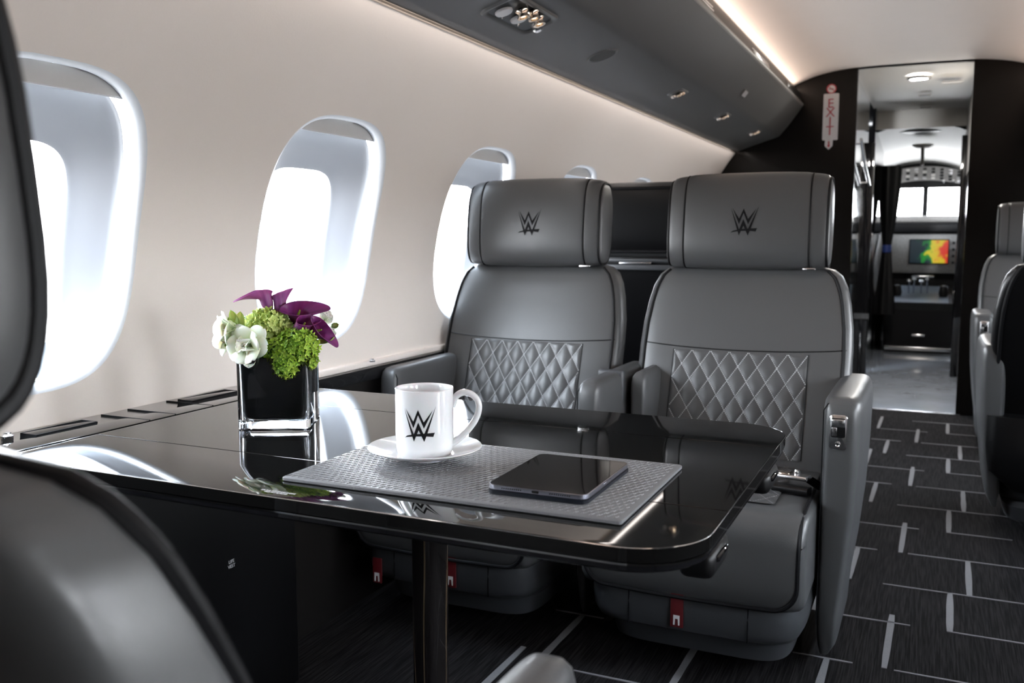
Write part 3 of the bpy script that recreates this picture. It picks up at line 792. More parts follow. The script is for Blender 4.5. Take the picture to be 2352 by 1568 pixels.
# grab bar with chrome latch under the headrest of the black-backed seat
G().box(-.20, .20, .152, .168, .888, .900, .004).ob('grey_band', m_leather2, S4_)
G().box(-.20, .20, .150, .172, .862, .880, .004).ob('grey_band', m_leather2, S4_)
G().box(-.19, .19, .07, .155, .86, .905, .004).ob('neck_cover', m_black_leather, S4_)
G().box(-.05, .06, .160, .174, .881, .888, .002).ob('chrome_handle', m_chrome, S4_)
G().lathe([(.07, 0), (.075, .02), (.068, .10), (.068, .12)], 32, Matrix.Translation((0, -.1, 0))).ob('swivel_column', m_black, S6_)
# added second tab on the window seat base, modelling a reflection of the first
tb = G().box(-.194, -.168, -.520, -.516, .105, .170, .001, M=Matrix.Identity(4)).ob('life_vest_tab', m_red, S1_)
G().prism([(-.007, -.012), (-.004, -.012), (-.003, .002), (.003, .002), (.004, -.012), (.007, -.012), (.007, .010), (-.007, .010)], .0008, Matrix.Translation((-.181, -.5205, .122)) @ Matrix.Rotation(pi/2, 4, 'X')).ob('tab_symbol', m_white_fab, tb, False)

# belt buckle on the aisle seat (modelled large, set to size)
bk = thing('seat_belt', 'dark seat belt with metal buckle on the aisle seat cushion', 'seat belt', (-.453+.185, 2.10, FLOOR+.412), math.radians(-12))
G().loft([[(x, y-.012, z) for y, z in rrect(.020, .010, .009, 5)] for x in (-.045, -.04, .045, .05)]).ob('belt_sleeve', m_black_leather, bk)
G().box(-.045, .038, .0, .042, .020, .032, .005, 3).ob('buckle_body', m_chrome, bk)
G().box(-.05, -.012, .004, .038, .031, .036, .003, 2).ob('buckle_flap', m_nickel, bk)
G().lathe([(.0, 0), (.008, 0), (.009, .008), (.006, .013), (0, .013)], 16, Matrix.Translation((.004, .024, .032))).ob('buckle_button', m_chrome, bk)
G().tube([(.038, .02, .024), (.06, .05, .0), (.075, .12, -.02)], .012, 8, flat=.2).ob('belt_web', m_black, bk)

bk.scale = (.85, .85, .85)
# ------------------------------------------------------------------ placemat, tablet, mug, saucer
mz = TZ+.0002
pm = thing('placemat', 'grey embossed leather placemat lying on the black table', 'placemat', (-.531, 1.083, mz), math.radians(.3))
a = [(x, y, z) for z, k in ((0, .0008), (.0012, 0), (.0045, 0), (.0058, .0012)) for x, y in []]
rings = []
for z, k in ((0, .0015), (.0012, .0), (.0043, .0), (.0058, .0018)):
    rings.append([(x, y, z) for x, y in rrect(.2305-k, .1385-k, .004, 4)])
G().loft(rings).ob('mat_body', m_mat, pm)
MZ = mz+.0062
# rows of small raised zigzag motifs pressed up out of the leather, every second row shifted by half a step
g = G()
for j in range(27):
    for i in range(48):
        x0 = -.2275+i*.0095+(j % 2)*.00475; y0 = -.1335+j*.0099
        if x0 > .2225: continue
        P_ = [(x0, y0+.0005), (x0+.0014, y0+.0070), (x0+.0026, y0+.0030), (x0+.0042, y0+.0090)]
        vv = []; ff = []
        for k, (x, y) in enumerate(P_): vv += [(x-.00042, y, .0057), (x, y, .00640), (x+.00042, y, .0057)]
        for k in range(len(P_)-1): ff += [(3*k, 3*k+1, 3*k+4, 3*k+3), (3*k+1, 3*k+2, 3*k+5, 3*k+4)]
        g.add(vv, ff)
g.ob('embossed_motifs', mat('embossed_ridge_leather', (.20, .203, .215), .32, bump=(500, 0, .03)), pm, False, fix=False, kind='stuff')
tbt = thing('tablet', 'black-screened tablet with metal edge lying on the placemat', 'tablet', (-.4188, 1.068, MZ), math.radians(.6))
G().loft([[(x, y, z) for x, y in rrect(.0645-k, .0875-k, .010, 6)] for z, k in ((0.0002, .0015), (.0012, 0), (.0052, 0), (.0056, .0008))]).ob('tablet_case', m_case, tbt)
bd = G().loft([[(x, y, z) for x, y in rrect(.0637-k, .0867-k, .0105, 7)] for z, k in ((.0057, .001), (.0064, 0), (.0116, 0), (.0122, .0007))]).ob('tablet_body', m_alu, tbt)
G().prism(rrect(.0628, .0858, .0098, 7), .0004, Matrix.Translation((0, 0, .01215))).ob('screen', m_screen, tbt)
for s in (-1, 1):
    for i in range(10):
        G().lathe([(0, .0004), (.00085, .0003), (.00085, -.0005)], 8, Matrix.Translation((s*.031+(i-4.5)*.0027, -.0867, .0090)) @ Matrix.Rotation(pi/2, 4, 'X')).ob('speaker_hole', m_black, bd)
G().prism(rrect(.0045, .0015, .0013, 4), .0004, Matrix.Translation((0, -.0867, .0090)) @ Matrix.Rotation(pi/2, 4, 'X')).ob('charging_port', m_black, bd)
G().box(.0634, .0641, -.022, .006, .0078, .0104, .0006).ob('side_button', m_alu, bd)

sa = thing('saucer', 'white china saucer on the placemat under the mug', 'saucer', (-.6405, 1.108, MZ))
G().lathe([(0, .0035), (.024, .0035), (.026, .0), (.030, .0), (.031, .003), (.045, .005), (.062, .0095), (.0795, .0165), (.0805, .0175), (.0795, .0185), (.062, .0118), (.045, .0078), (.037, .0066), (.034, .0072), (.031, .0064), (0, .0062)], 96).ob('saucer_dish', m_china, sa)
mug = thing('coffee_mug', 'white china mug with black emblem standing on the saucer', 'mug', (-.6405, 1.108, MZ+.0065))
MR, MH = .0405, .0945
G().lathe([(0, .001), (.034, .001), (.035, 0), (.0365, 0), (.0385, .004), (.0400, .012), (MR, .03), (MR, MH-.003), (MR+.0003, MH-.001), (MR-.0006, MH), (MR-.0018, MH-.001), (MR-.0026, MH-.004), (MR-.0028, .02), (MR-.008, .007), (0, .005)], 96).ob('mug_body', m_china, mug)
hp_ = []
Ah = math.radians(22)   # handle direction, to the right of the camera
for (a_, z_) in ((-.002, .074), (.000, .079), (.004, .0895), (.014, .0955), (.026, .0925), (.0345, .082), (.0355, .068), (.030, .052), (.019, .036), (.006, .0225), (-.002, .0165)):
    hp_.append(((MR+a_)*cos(Ah), (MR+a_)*sin(Ah), z_*.915))
# smooth the handle path
def catmull(P, k=6):
    P = [Vector(p) for p in P]; out = []
    for i in range(len(P)-1):
        a, b, c, d = P[max(i-1, 0)], P[i], P[i+1], P[min(i+2, len(P)-1)]
        for j in range(k):
            t_ = j/k; out.append(.5*((2*b)+(-a+c)*t_+(2*a-5*b+4*c-d)*t_*t_+(-a+3*b-3*c+d)*t_**3))
    out.append(P[-1]); return out
hpth = catmull(hp_, 5)
G().tube(hpth, [.0042+.0016*abs(i/(len(hpth)-1)-.5) for i in range(len(hpth))], 12, flat=1.15).ob('mug_handle', m_china, mug)
LA = math.radians(-90+27)+math.radians(0)   # emblem faces a little left of the camera
LA = atan2(-1.108, .6405)-math.radians(10)
emblem(.0455, lambda x, y: ((MR+.0004)*cos(LA+x/MR), (MR+.0004)*sin(LA+x/MR), .0500+y), cuts=5).ob('emblem', m_logo, mug, False, fix=False, label='black letter emblem')

# ------------------------------------------------------------------ vase
VX, VY, VA = -1.008, 1.252, math.radians(28)
vs_ = thing('flower_vase', 'square black glass vase with clear base on the table', 'vase', (VX, VY, TZ+.0003), VA)
VW, VH = .0590, .118
def vring(h, z, r): return [(x, y, z) for x, y in rrect(h, h, r, 5)]
g = G(); g.loft([vring(VW-.002, 0, .006), vring(VW, .002, .008), vring(VW, VH-.001, .008), vring(VW-.001, VH, .007), vring(VW-.0035, VH, .006), vring(VW-.0042, VH-.002, .006), vring(VW-.0042, .0145, .010), vring(VW-.008, .0125, .012)])
g.ob('clear_glass', m_glass, vs_)
g = G(); g.loft([vring(VW-.0048, VH-.002, .006), vring(VW-.0048, .030, .010), vring(VW-.0058, .020, .014), vring(VW-.011, .0150, .016), vring(VW-.011, .0165, .016), vring(VW-.009, .024, .014), vring(VW-.0075, VH-.002, .006)], cap=True)
g = G(); o1 = [vring(VW-.0050, VH-.002, .006), vring(VW-.0050, .030, .010), vring(VW-.0062, .020, .014), vring(VW-.012, .0152, .016)]
g.loft(o1, cap=False); n = len(o1[0]); b0 = 3*n; g.f.append(tuple(range(b0, b0+n)))
g.loft([vring(VW-.0050, VH-.002, .006), vring(VW-.0068, VH-.002, .006), vring(VW-.0068, .030, .010), vring(VW-.014, .0175, .014)], cap=False)
g.ob('black_lining', m_black, vs_, fix=False)

# ------------------------------------------------------------------ flowers (bouquet frame: u right, v away from the camera, w up from the vase rim)
bu = Vector((cos(math.radians(38.6)), sin(math.radians(38.6)), 0)); bv = Vector((-bu.y, bu.x, 0)); bo = Vector((VX, VY, TZ+VH))
S = .00073
def B(px, py, v=0.):
    """point of the bouquet from offsets measured on the photo, at true scale around the vase"""
    return bo+bu*((px-625)*S)+bv*v+Vector((0, 0, (838-py)*S))
def petal_mat(name, c0, c1, pos=.5, rough=.45, sss=.15, axis='Z', lo=0, hi=1):
    m = bpy.data.materials.new(name); m.use_nodes = True; MATS[name] = m
    N, L = m.node_tree.nodes, m.node_tree.links; b = N['Principled BSDF']
    at = N.new('ShaderNodeAttribute'); at.attribute_name = 'tone'
    nz = N.new('ShaderNodeTexNoise'); nz.inputs['Scale'].default_value = 90; tcn = N.new('ShaderNodeTexCoord'); L.new(tcn.outputs['Object'], nz.inputs[0])
    ad = N.new('ShaderNodeMath'); ad.operation = 'MULTIPLY_ADD'; L.new(nz.outputs['Fac'], ad.inputs[0]); ad.inputs[1].default_value = .25; L.new(at.outputs['Fac'], ad.inputs[2])
    cr = N.new('ShaderNodeValToRGB'); cr.color_ramp.elements[0].color = (*c0, 1); cr.color_ramp.elements[1].color = (*c1, 1)
    cr.color_ramp.elements[0].position = .1; cr.color_ramp.elements[1].position = 1.1 if False else 1.0
    L.new(ad.outputs[0], cr.inputs[0]); L.new(cr.outputs[0], b.inputs['Base Color'])
    b.inputs['Roughness'].default_value = rough; b.inputs['Subsurface Weight'].default_value = sss; b.inputs['Subsurface Scale'].default_value = .004
    # thin petals let some light through
    tr = N.new('ShaderNodeBsdfTranslucent'); L.new(cr.outputs[0], tr.inputs[0]); mx = N.new('ShaderNodeMixShader'); mx.inputs[0].default_value = .25
    L.new(b.outputs[0], mx.inputs[1]); L.new(tr.outputs[0], mx.inputs[2]); L.new(mx.outputs[0], N['Material Output'].inputs[0])
    return m
m_spathe = petal_mat('purple_spathe', (.16, .030, .15), (.36, .10, .33))
m_spathe_d = petal_mat('deep_purple_spathe', (.085, .008, .07), (.22, .03, .18))
m_petal = petal_mat('white_green_petal', (.62, .74, .30), (.93, .94, .88))
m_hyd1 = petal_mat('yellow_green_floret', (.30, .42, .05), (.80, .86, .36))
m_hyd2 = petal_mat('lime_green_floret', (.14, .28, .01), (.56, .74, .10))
m_leaf = petal_mat('fresh_green_leaf', (.16, .30, .03), (.42, .58, .14))
m_dleaf = petal_mat('dark_green_leaf', (.03, .09, .02), (.12, .24, .05))
m_brunia = petal_mat('grey_green_bud', (.18, .26, .16), (.50, .60, .44))
m_stem = mat('green_stem', (.10, .22, .04), .5)
def tone(o, fn):
    me = o.data; at = me.attributes.new('tone', 'FLOAT', 'POINT')
    for i, v in enumerate(me.vertices): at.data[i].value = fn(v.co)
    return o
def frame(origin, axis, toward):
    z = Vector(axis).normalized(); x = Vector(toward); x = (x-z*x.dot(z)).normalized(); y = z.cross(x)
    M = Matrix.Identity(4)
    for i in range(3): M[i][0] = x[i]; M[i][1] = y[i]; M[i][2] = z[i]; M[i][3] = origin[i]
    return M
def calla(base, axis, lipdir, H, R, tip, m, label, r0=.006, curl=.5, back=.55, squash=.2):
    t = thing('calla_lily', label, 'flower', base, 0, None)
    M = frame((0, 0, 0), axis, lipdir); g = G(); tones = []
    def f(u, v):
        a = (u-.5)*2*pi*1.04; c = cos(a); k = (.5+.5*c)          # k = 1 on the lip side, seam at the back
        e = v**2.7
        body = r0*(.40+.60*min(1, v*2.2))+.0035*sin(pi*min(1, v*1.15))
        rim = R*(back+(1-back)*k)
        K = max(0, c)**5; th = max(0, v-.62)/.38*(.9+1.7*curl)
        r = body+(rim-body)*e + tip*K*sin(th)/sin(min(pi/2, .9+1.7*curl))
        z = H*v*(1-.22*e*(1-k)) - tip*K*(1-cos(th))*.45 + .0012*e*sin(3*a+2)
        sq = 1-squash*e
        return (r*cos(a), r*sin(a)*sq*(1+.05*e*sin(2*a+1)), z)
    o = g.grid(f, 72, 30, M=M).ob('spathe', m, t, angle=180, fix=False)
    iv = M.inverted(); tone(o, lambda c: min(1, max(0, (iv @ c).z/H*.8+.13*sin(atan2((iv @ c).y, (iv @ c).x)*9)+.07*sin(atan2((iv @ c).y, (iv @ c).x)*23))))
    md = o.modifiers.new('thickness', 'SOLIDIFY'); md.thickness = .0009
    G().tube([M @ Vector((0, 0, H*.15)), M @ Vector((.001, 0, H*.5)), M @ Vector((.002, 0, H*.78))], [.0022, .0026, .0012], 8).ob('spadix', m_hyd1, t)
    # stem runs from the flower base into the vase
    e = bo+Vector((random.uniform(-.012, .012), random.uniform(-.012, .012), -.03))-Vector(base)
    G().tube(catmull([M @ Vector((0, 0, .002)), M @ Vector((0, 0, -.015)), e*.55+Vector((0, 0, .002)), e], 4), .0032, 8).ob('stem', m_stem, t)
    return t
def cam_uvw(u, v, w): return bu*u+bv*v+Vector((0, 0, w))
calla(B(610, 752), cam_uvw(-.22, 0, 1), cam_uvw(-1, -.1, .1), .054, .019, .034, m_spathe, 'tall purple calla lily with lip curling left, highest in the vase', curl=.42, back=.75)
calla(B(634, 768), cam_uvw(-.06, 0, 1), cam_uvw(1, -.15, .15), .060, .015, .010, m_spathe, 'slim purple calla lily right beside the tallest one', r0=.0062, curl=.0, back=.95)
calla(B(664, 772, .006), cam_uvw(.18, -.62, .75), cam_uvw(1, 0, .25), .046, .038, .016, m_spathe_d, 'broad dark purple calla lily at the top right of the bouquet', curl=.35, back=.85, r0=.009, squash=.5)
calla(B(664, 796, -.028), cam_uvw(.45, -.45, .80), cam_uvw(.9, .1, .6), .042, .019, .012, m_spathe_d, 'small furled purple calla lily in the centre right of the bouquet', curl=.0, back=.8, r0=.009)
calla(B(694, 790, -.018), cam_uvw(.70, -.62, .35), cam_uvw(.8, -.1, -.5), .036, .031, .012, m_spathe_d, 'drooping purple calla lily lowest on the right side', curl=.3, back=.85, r0=.009, squash=.45)
calla(B(672, 802, -.030), cam_uvw(.35, -.60, .50), cam_uvw(-.4, -.6, .4), .024, .014, .006, m_spathe_d, 'small purple calla lily low between the two right ones', curl=.3, back=.85, r0=.009)

def floret_ball(g, c, R_, n, fs, squash=(1, 1, 1), lift=.0):
    """n four-petalled florets over a ball"""
    ga = pi*(3-sqrt(5))
    for i in range(n):
        zz = 1-2*(i+.5)/n; rr = sqrt(1-zz*zz); a = ga*i
        d = Vector((rr*cos(a), rr*sin(a), zz))
        k = 1+random.uniform(-.10, .09)
        p = Vector((d.x*squash[0], d.y*squash[1], d.z*squash[2]))*R_*k+Vector(c)
        d = (d+Vector([random.uniform(-.45, .45) for _ in range(3)])).normalized()
        M = frame(p, d, d.orthogonal())@Matrix.Rotation(random.uniform(0, 6.28), 4, 'Z')
        s = fs*random.uniform(.75, 1.2)
        for q in range(4):
            Q = M @ Matrix.Rotation(q*pi/2, 4, 'Z')
            up = random.uniform(.1, .65)
            g.add([(.0, 0, -s*.1), (s*.45, -s*.42, s*.12*up), (s*1.0, -s*.18, s*up), (s*1.0, s*.18, s*up), (s*.45, s*.42, s*.12*up), (s*.55, 0, -s*.05)], [(0, 1, 5), (1, 2, 5), (2, 3, 5), (3, 4, 5), (4, 0, 5)], Q)
def hydrangea(label, m, balls, core):
    t = thing('hydrangea_head', label, 'flower', balls[0][0])
    o0 = Vector(balls[0][0]); g = G(); co = G()
    for c, R_, n, fs, sq in balls:
        floret_ball(g, Vector(c)-o0, R_, n, fs, sq)
        co.lathe([(R_*.86*sin(pi*i/10), -R_*.86*cos(pi*i/10)) for i in range(11)], 16, Matrix.Translation(Vector(c)-o0) @ Matrix.Diagonal((*sq, 1)))
    o = g.ob('florets', m, t, False, fix=False, kind='stuff')
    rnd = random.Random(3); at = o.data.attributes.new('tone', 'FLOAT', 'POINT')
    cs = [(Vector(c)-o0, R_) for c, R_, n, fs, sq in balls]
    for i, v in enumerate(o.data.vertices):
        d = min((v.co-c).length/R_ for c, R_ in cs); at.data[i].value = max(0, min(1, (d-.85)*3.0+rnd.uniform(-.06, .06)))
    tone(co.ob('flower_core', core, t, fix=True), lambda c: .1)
    e = bo+Vector((0, 0, -.03))-o0
    G().tube([Vector((0, 0, 0)), e*.5, e], .003, 8).ob('stem', m_stem, t)
    return t
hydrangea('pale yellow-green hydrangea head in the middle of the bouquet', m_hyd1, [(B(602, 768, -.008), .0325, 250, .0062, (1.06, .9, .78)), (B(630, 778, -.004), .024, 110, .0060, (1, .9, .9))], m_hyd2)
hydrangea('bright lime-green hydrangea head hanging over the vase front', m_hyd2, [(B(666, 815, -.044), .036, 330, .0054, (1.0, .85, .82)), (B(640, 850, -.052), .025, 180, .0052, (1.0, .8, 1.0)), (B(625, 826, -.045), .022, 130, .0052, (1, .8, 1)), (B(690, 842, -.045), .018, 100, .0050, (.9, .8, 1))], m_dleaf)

def petal(g_parent, M, Lp, Wp, cup, recurve, m, name='petal', twist=0., tone0=0., point=1.3, cupk=1.):
    g = G(); nu, nv = 8, 12; cup = -cup
    def f(u, v):
        s = 2*u-1; w = Wp*(.18+.82*sin(pi*min(1, .06+v*.90)**.85)**.75)*(1 if v < .85 else (1-((v-.85)/.15)**2*(.35 if point > 1 else .9)))
        y = z = 0.; n = 6
        for i in range(n):
            th = (-.5+recurve*1.6*(v*(i+.5)/n))*cupk if recurve else 0
            y += sin(th)*v/n*Lp; z += cos(th)*v/n*Lp
        x = s*w; c = cup*s*s*w*.75
        ruf = .0010*sin(s*5+twist)*v*v
        return (x, y-c+ruf, z)
    o = g.grid(f, nu, nv).ob(name, m, g_parent, angle=180, fix=False)
    tone(o, lambda c: max(0, min(1, tone0+(c.z/Lp)*.85)))
    o.matrix_local = M
    md = o.modifiers.new('thickness', 'SOLIDIFY'); md.thickness = .0006
    return o
def white_flower(base, axis, label, n1, size, openness, seed):
    rnd = random.Random(seed); t = thing('white_flower', label, 'flower', base)
    F = frame((0, 0, 0), axis, Vector(axis).orthogonal())
    for layer, (cnt, tilt, Lk, Wk) in enumerate(((3, .05, .62, .40), (4, .30, .80, .46), (5, .62*openness, 1.0, .50), (n1, 1.0*openness, 1.05, .46))):
        for k in range(cnt):
            a = 2*pi*(k+.5*layer)/cnt+rnd.uniform(-.2, .2)
            M = F @ Matrix.Rotation(a, 4, 'Z') @ Matrix.Translation((0, size*.05*(layer+.5), 0)) @ Matrix.Rotation(-tilt*(1+rnd.uniform(-.15, .15)), 4, 'X')
            petal(t, M, size*Lk*rnd.uniform(.92, 1.08), size*Wk*1.05, .45, (.35, .5, .9, 1.1)[layer], m_petal, 'petal', rnd.uniform(0, 6), .15 if layer else .0)
    e = bo+Vector((-.01, 0, -.03))-Vector(base)
    G().tube([Vector((0, 0, 0)), e*.5+Vector((0, 0, .003)), e], .0032, 8).ob('stem', m_stem, t)
    return t
white_flower(B(566, 812, -.036), cam_uvw(-.55, -.85, .12), 'open white flower hanging over the front left of the vase rim', 5, .037, 1.0, 4)
white_flower(B(532, 782, -.010), cam_uvw(-.95, -.25, .02), 'white flower pointing left at the edge of the bouquet', 4, .042, .55, 9)
# loose pointed petal under the open white flower
def leaf(name_, label, cat, base, axis, face, Lp, Wp, m, tone0=.2, n=1, spread=.5, recurve=.7):
    t = thing(name_, label, cat, base)
    for k in range(n):
        a = (k-(n-1)/2)*spread
        F = frame((0, 0, 0), axis, Vector(face).cross(Vector(axis))) @ Matrix.Rotation(a, 4, 'Y')
        petal(t, F, Lp*(1-.12*abs(k-(n-1)/2)), Wp, .6, recurve, m, 'leaf_blade' if 'leaf' in name_ or 'sprig' in name_ else 'petal', k*1.3, tone0, .8)
    e = (bo+Vector((0, 0, -.02))-Vector(base))
    G().tube([Vector((0, 0, 0)), e*.5, e], .0016, 6).ob('stem', m_stem, t)
    return t
leaf('lily_bud', 'yellow-green split bud above the two white flowers', 'bud', B(540, 782, -.024), cam_uvw(-.35, -.1, 1), cam_uvw(0, -1, 0), .040, .0085, m_leaf, .35, 3, .42, .3)
leaf('white_petal', 'pointed white petal hanging below the open white flower', 'petal', B(562, 822, -.046), cam_uvw(-.08, -.3, -1), cam_uvw(0, -1, .2), .030, .0115, m_petal, .25)
leaf('green_leaf', 'pale green leaf under the left white flower', 'leaf', B(540, 808, -.024), cam_uvw(-1, -.2, -.15), cam_uvw(0, -.6, 1), .026, .008, m_leaf, .6)
leaf('green_leaf', 'pointed green leaf under the drooping calla on the right', 'leaf', B(712, 812, -.018), cam_uvw(1, -.3, .28), cam_uvw(0, -.5, 1), .034, .0085, m_leaf, .1)
leaf('leaf_sprig', 'small round dark leaf at the far right of the bouquet', 'leaf', B(748, 778, .01), cam_uvw(1, 0, .25), cam_uvw(0, -1, .2), .014, .0055, m_dleaf, .2)
leaf('leaf_sprig', 'tiny green sprig behind the top right calla', 'leaf', B(650, 738, .02), cam_uvw(-.1, 0, 1), cam_uvw(0, -1, 0), .014, .003, m_dleaf, .2, 4, .55)
leaf('white_blossom', 'small white blossom cluster behind the callas on the right', 'flower', B(733, 762, .016), cam_uvw(.5, -.1, .8), cam_uvw(0, -1, 0), .020, .007, m_petal, .5, 5, .5)
leaf('white_blossom', 'small white blossom low at the right edge of the bouquet', 'flower', B(738, 796, .004), cam_uvw(.9, -.1, .45), cam_uvw(0, -1, 0), .018, .006, m_petal, .4, 4, .5)
# grey-green textured foliage behind the left flowers, one spike
t = thing('bud_spike', 'grey-green spike of tiny buds behind the yellow-green hydrangea', 'foliage', B(575, 765, .02))
g = G()
for i in range(260):
    u = i/260; c = Vector(cam_uvw(-.028+.050*u, 0, -.004+.024*u)); a = i*2.4
    p = c+Vector((cos(a)*.0085, sin(a)*.0085*.3, sin(a)*.0085))
    b = bmesh.new(); bmesh.ops.create_icosphere(b, subdivisions=1, radius=.0017); g.bm(b, Matrix.Translation(p))
o = g.ob('buds', m_brunia, t, fix=False, kind='stuff'); tone(o, lambda c: .5+.4*sin(c.z*2000))
G().tube([cam_uvw(-.028, 0, -.004), cam_uvw(.022, 0, .020), cam_uvw(.03, -.01, -.06)], .004, 8).ob('stem', m_stem, t)
# greenery filling the mouth of the vase
t = thing('filler_foliage', 'dark foliage filling the mouth of the vase between the flowers', 'foliage', tuple(bo))
for k in range(16):
    a = 2*pi*k/16; F = frame(Vector((.028*cos(a), .028*sin(a), -.012)), Vector((cos(a)*.55, sin(a)*.55, .9)), Vector((-sin(a), cos(a), 0)))
    petal(t, F, .036, .010, .6, .8, m_dleaf, 'leaf_blade', k, .2, .8)

# ------------------------------------------------------------------ forward corridor and cockpit
CX0, CX1, YE = -.455, .165, 8.35
G().box(CX0-.02, CX1+.4, YB+.02, 11.0, FLOOR-.02, FLOOR+.002).ob('floor_tile', m_floor2, None, False, kind='structure')
G().box(CX0, CX1, YB-.012, YB+.02, FLOOR, FLOOR+.006, .002).ob('trim_3', m_chrome, None, kind='structure')
# closed hull round the corridor and cockpit
for nm, bx in (('hull_top', (-1.6, 1.3, YB+.03, 9.6, 1.02, 1.05)), ('hull_left', (-1.6, -1.57, YB+.03, 8.4, FLOOR, 1.05)), ('hull_right', (1.27, 1.3, YB+.03, 8.4, FLOOR, 1.05)), ('hull_end_left', (-1.6, -.66, 8.38, 8.42, FLOOR, 1.05)), ('hull_end_right', (.47, 1.3, 8.38, 8.42, FLOOR, 1.05)), ('hull_end_top', (-1.6, 1.3, 9.60, 9.63, .79, 1.05)), ('hull_floor', (-1.6, 1.3, YB+.03, 9.65, FLOOR-.05, FLOOR-.03))):
    G().box(*bx).ob('wall_'+nm, m_black, None, False, kind='structure')
# tile joints
for y in (6.35, 7.15, 7.95):
    G().box(CX0, CX1, y-.003, y+.003, FLOOR+.0015, FLOOR+.0028).ob('tile_joint', m_black, bpy.data.objects['floor_tile'], False)
def arch(x): return ceilz(x)-.006
G().grid(lambda u, v: (CX0+(CX1-CX0)*u, YB+.04+(7.6-YB)*v, arch(CX0+(CX1-CX0)*u)), 20, 1).ob('ceiling_corridor', m_cream, None, fix=False, kind='structure')
G().grid(lambda u, v: (CX0-.1+(CX1-CX0+.2)*u, 7.55+(2.1)*v, arch(CX0+(CX1-CX0)*u)-.10-.14*v-.10*(2*u-1)**2), 20, 4).ob('ceiling_cockpit', m_cream, None, fix=False, kind='structure')
bulk('wall_header', CX0, CX1, 7.53, .03, m_cream, lambda x: 1.0, .80)
G().box(CX0-.03, CX0, YB+.04, 6.9, FLOOR, 1.0).ob('wall_corridor_left', m_mirror, None, False, kind='structure')
G().box(CX0-.03, CX0+.02, 7.3, 8.6, FLOOR, 1.0).ob('wall_entry', m_gloss, None, False, kind='structure')
G().box(CX1, CX1+.03, YB+.04, 8.6, FLOOR, .42).ob('wall_corridor_right', m_gloss, None, False, kind='structure')
G().box(CX1, CX1+.03, YB+.04, 8.6, .42, 1.0).ob('wall_corridor_upper', m_cream, None, False, kind='structure')  # upper part made cream to give the mirror wall a pale reflection
G().box(CX1-.004, CX1+.001, YB+.3, 7.6, -.9, .41, .001).ob('mirror_panel', m_mirror, bpy.data.objects['wall_corridor_right'], False)
dfl = thing('door_post', 'dark glossy door post in the corridor left of the aisle', 'post', (CX0, 6.95, FLOOR))
G().box(0, .045, -.04, .04, .001, 1.62, .006).ob('post', m_gloss, dfl)
G().box(.045, .05, -.01, .01, .9, 1.0, .002).ob('latch', m_chrome, dfl)
G().box(.0, .05, -.041, -.040, .40, .44, .0).ob('strike_plate', m_chrome, dfl)
dfr = thing('door_post', 'dark glossy door post on the right side of the corridor', 'post', (CX1, 7.1, FLOOR))
G().box(-.035, 0, -.03, .03, .001, 1.66, .006).ob('post', m_gloss, dfr)
G().box(-.04, -.034, -.01, .01, .55, .60, .002).ob('latch', m_chrome, dfr)
cu = thing('corridor_curtain', 'gathered black curtain tied back in the corridor', 'curtain', (-.36, 8.1, FLOOR+.35))
g = G(); rings = []
for z, r in ((0, .075), (.15, .066), (.35, .045), (.5, .034), (.55, .030), (.62, .038), (.8, .060), (1.0, .075), (1.19, .080)):
    rings.append([(x*(1+.12*cos(9*k)), y*(1+.12*sin(7*k)), z) for k, (x, y) in enumerate(sring(0, 0, r, r*.7, 2, 40))])
g.loft(rings).ob('drape', m_black, cu)
G().lathe([(.034, .50), (.037, .53), (.034, .56)], 24).ob('tie_band', mat('blue_band', (.03, .06, .25), .4), cu)
t = thing('grab_rail', 'slanted chrome rail on the mirrored corridor wall', 'rail', (CX0+.03, 6.2, .45))
G().tube([(0, -.35, .12), (0, .0, .0), (0, .5, -.10)], .010, 10).ob('rail', m_chrome, t)
G().tube([(-.03, -.3, .10), (0, -.3, .10)], .006, 8).ob('bracket', m_chrome, t)
G().tube([(-.03, .42, -.09), (0, .42, -.09)], .006, 8).ob('bracket', m_chrome, t)
t = thing('ceiling_lamp', 'round glowing downlight in the corridor ceiling', 'light', (-.133, 5.95, .924))
G().lathe([(.066, .0), (.066, -.012), (.054, -.020), (.050, -.014), (.050, 0)], 40).ob('lamp_ring', m_chrome, t)
G().lathe([(0, -.016), (.050, -.014)], 32).ob('lamp_lens', m_lamp, t)
area('ceiling_lamp_light', (-.133, 5.95, .895), (0, 0, 0), .09, .09, 9, (1, .95, .88))
t = thing('ceiling_hatch', 'small rectangular hatch outline in the corridor ceiling', 'hatch', (.045, 6.15, .910))
G().prism(rrect(.055, .05, .012), .002, Matrix.Translation((0, 0, -.002))).ob('hatch_lid', m_cream, t)
G().tube([(x, y, -.002) for x, y in rrect(.055, .05, .012)], .0014, 6, closed=True).ob('hatch_seam', m_binrim, t)
for i, y in enumerate((6.7, 7.3)):
    t = thing('ceiling_vent', ['first slotted vent in the corridor ceiling past the lamp', 'second slotted vent in the corridor ceiling, farther off'][i], 'vent', (-.11, y, .921))
    G().box(-.04, .04, -.02, .02, -.006, 0, .002).ob('vent_frame', m_cream, t)
    for k in (-1, 0, 1): G().box(-.034, .034, k*.01-.003, k*.01+.003, -.0075, -.004).ob('vent_slat', m_black, t)
t = thing('smoke_detector', 'round smoke detector on the lowered corridor ceiling', 'detector', (-.13, 8.2, .74))
G().lathe([(.0, -.03), (.05, -.03), (.075, -.015), (.08, 0), (0, 0)], 32).ob('detector_body', m_cream, t)
G().tube([(0, 0, -.03), (0, .1, -.10), (0, .1, -.16)], .014, 8).ob('detector_stalk', m_binrim, t)

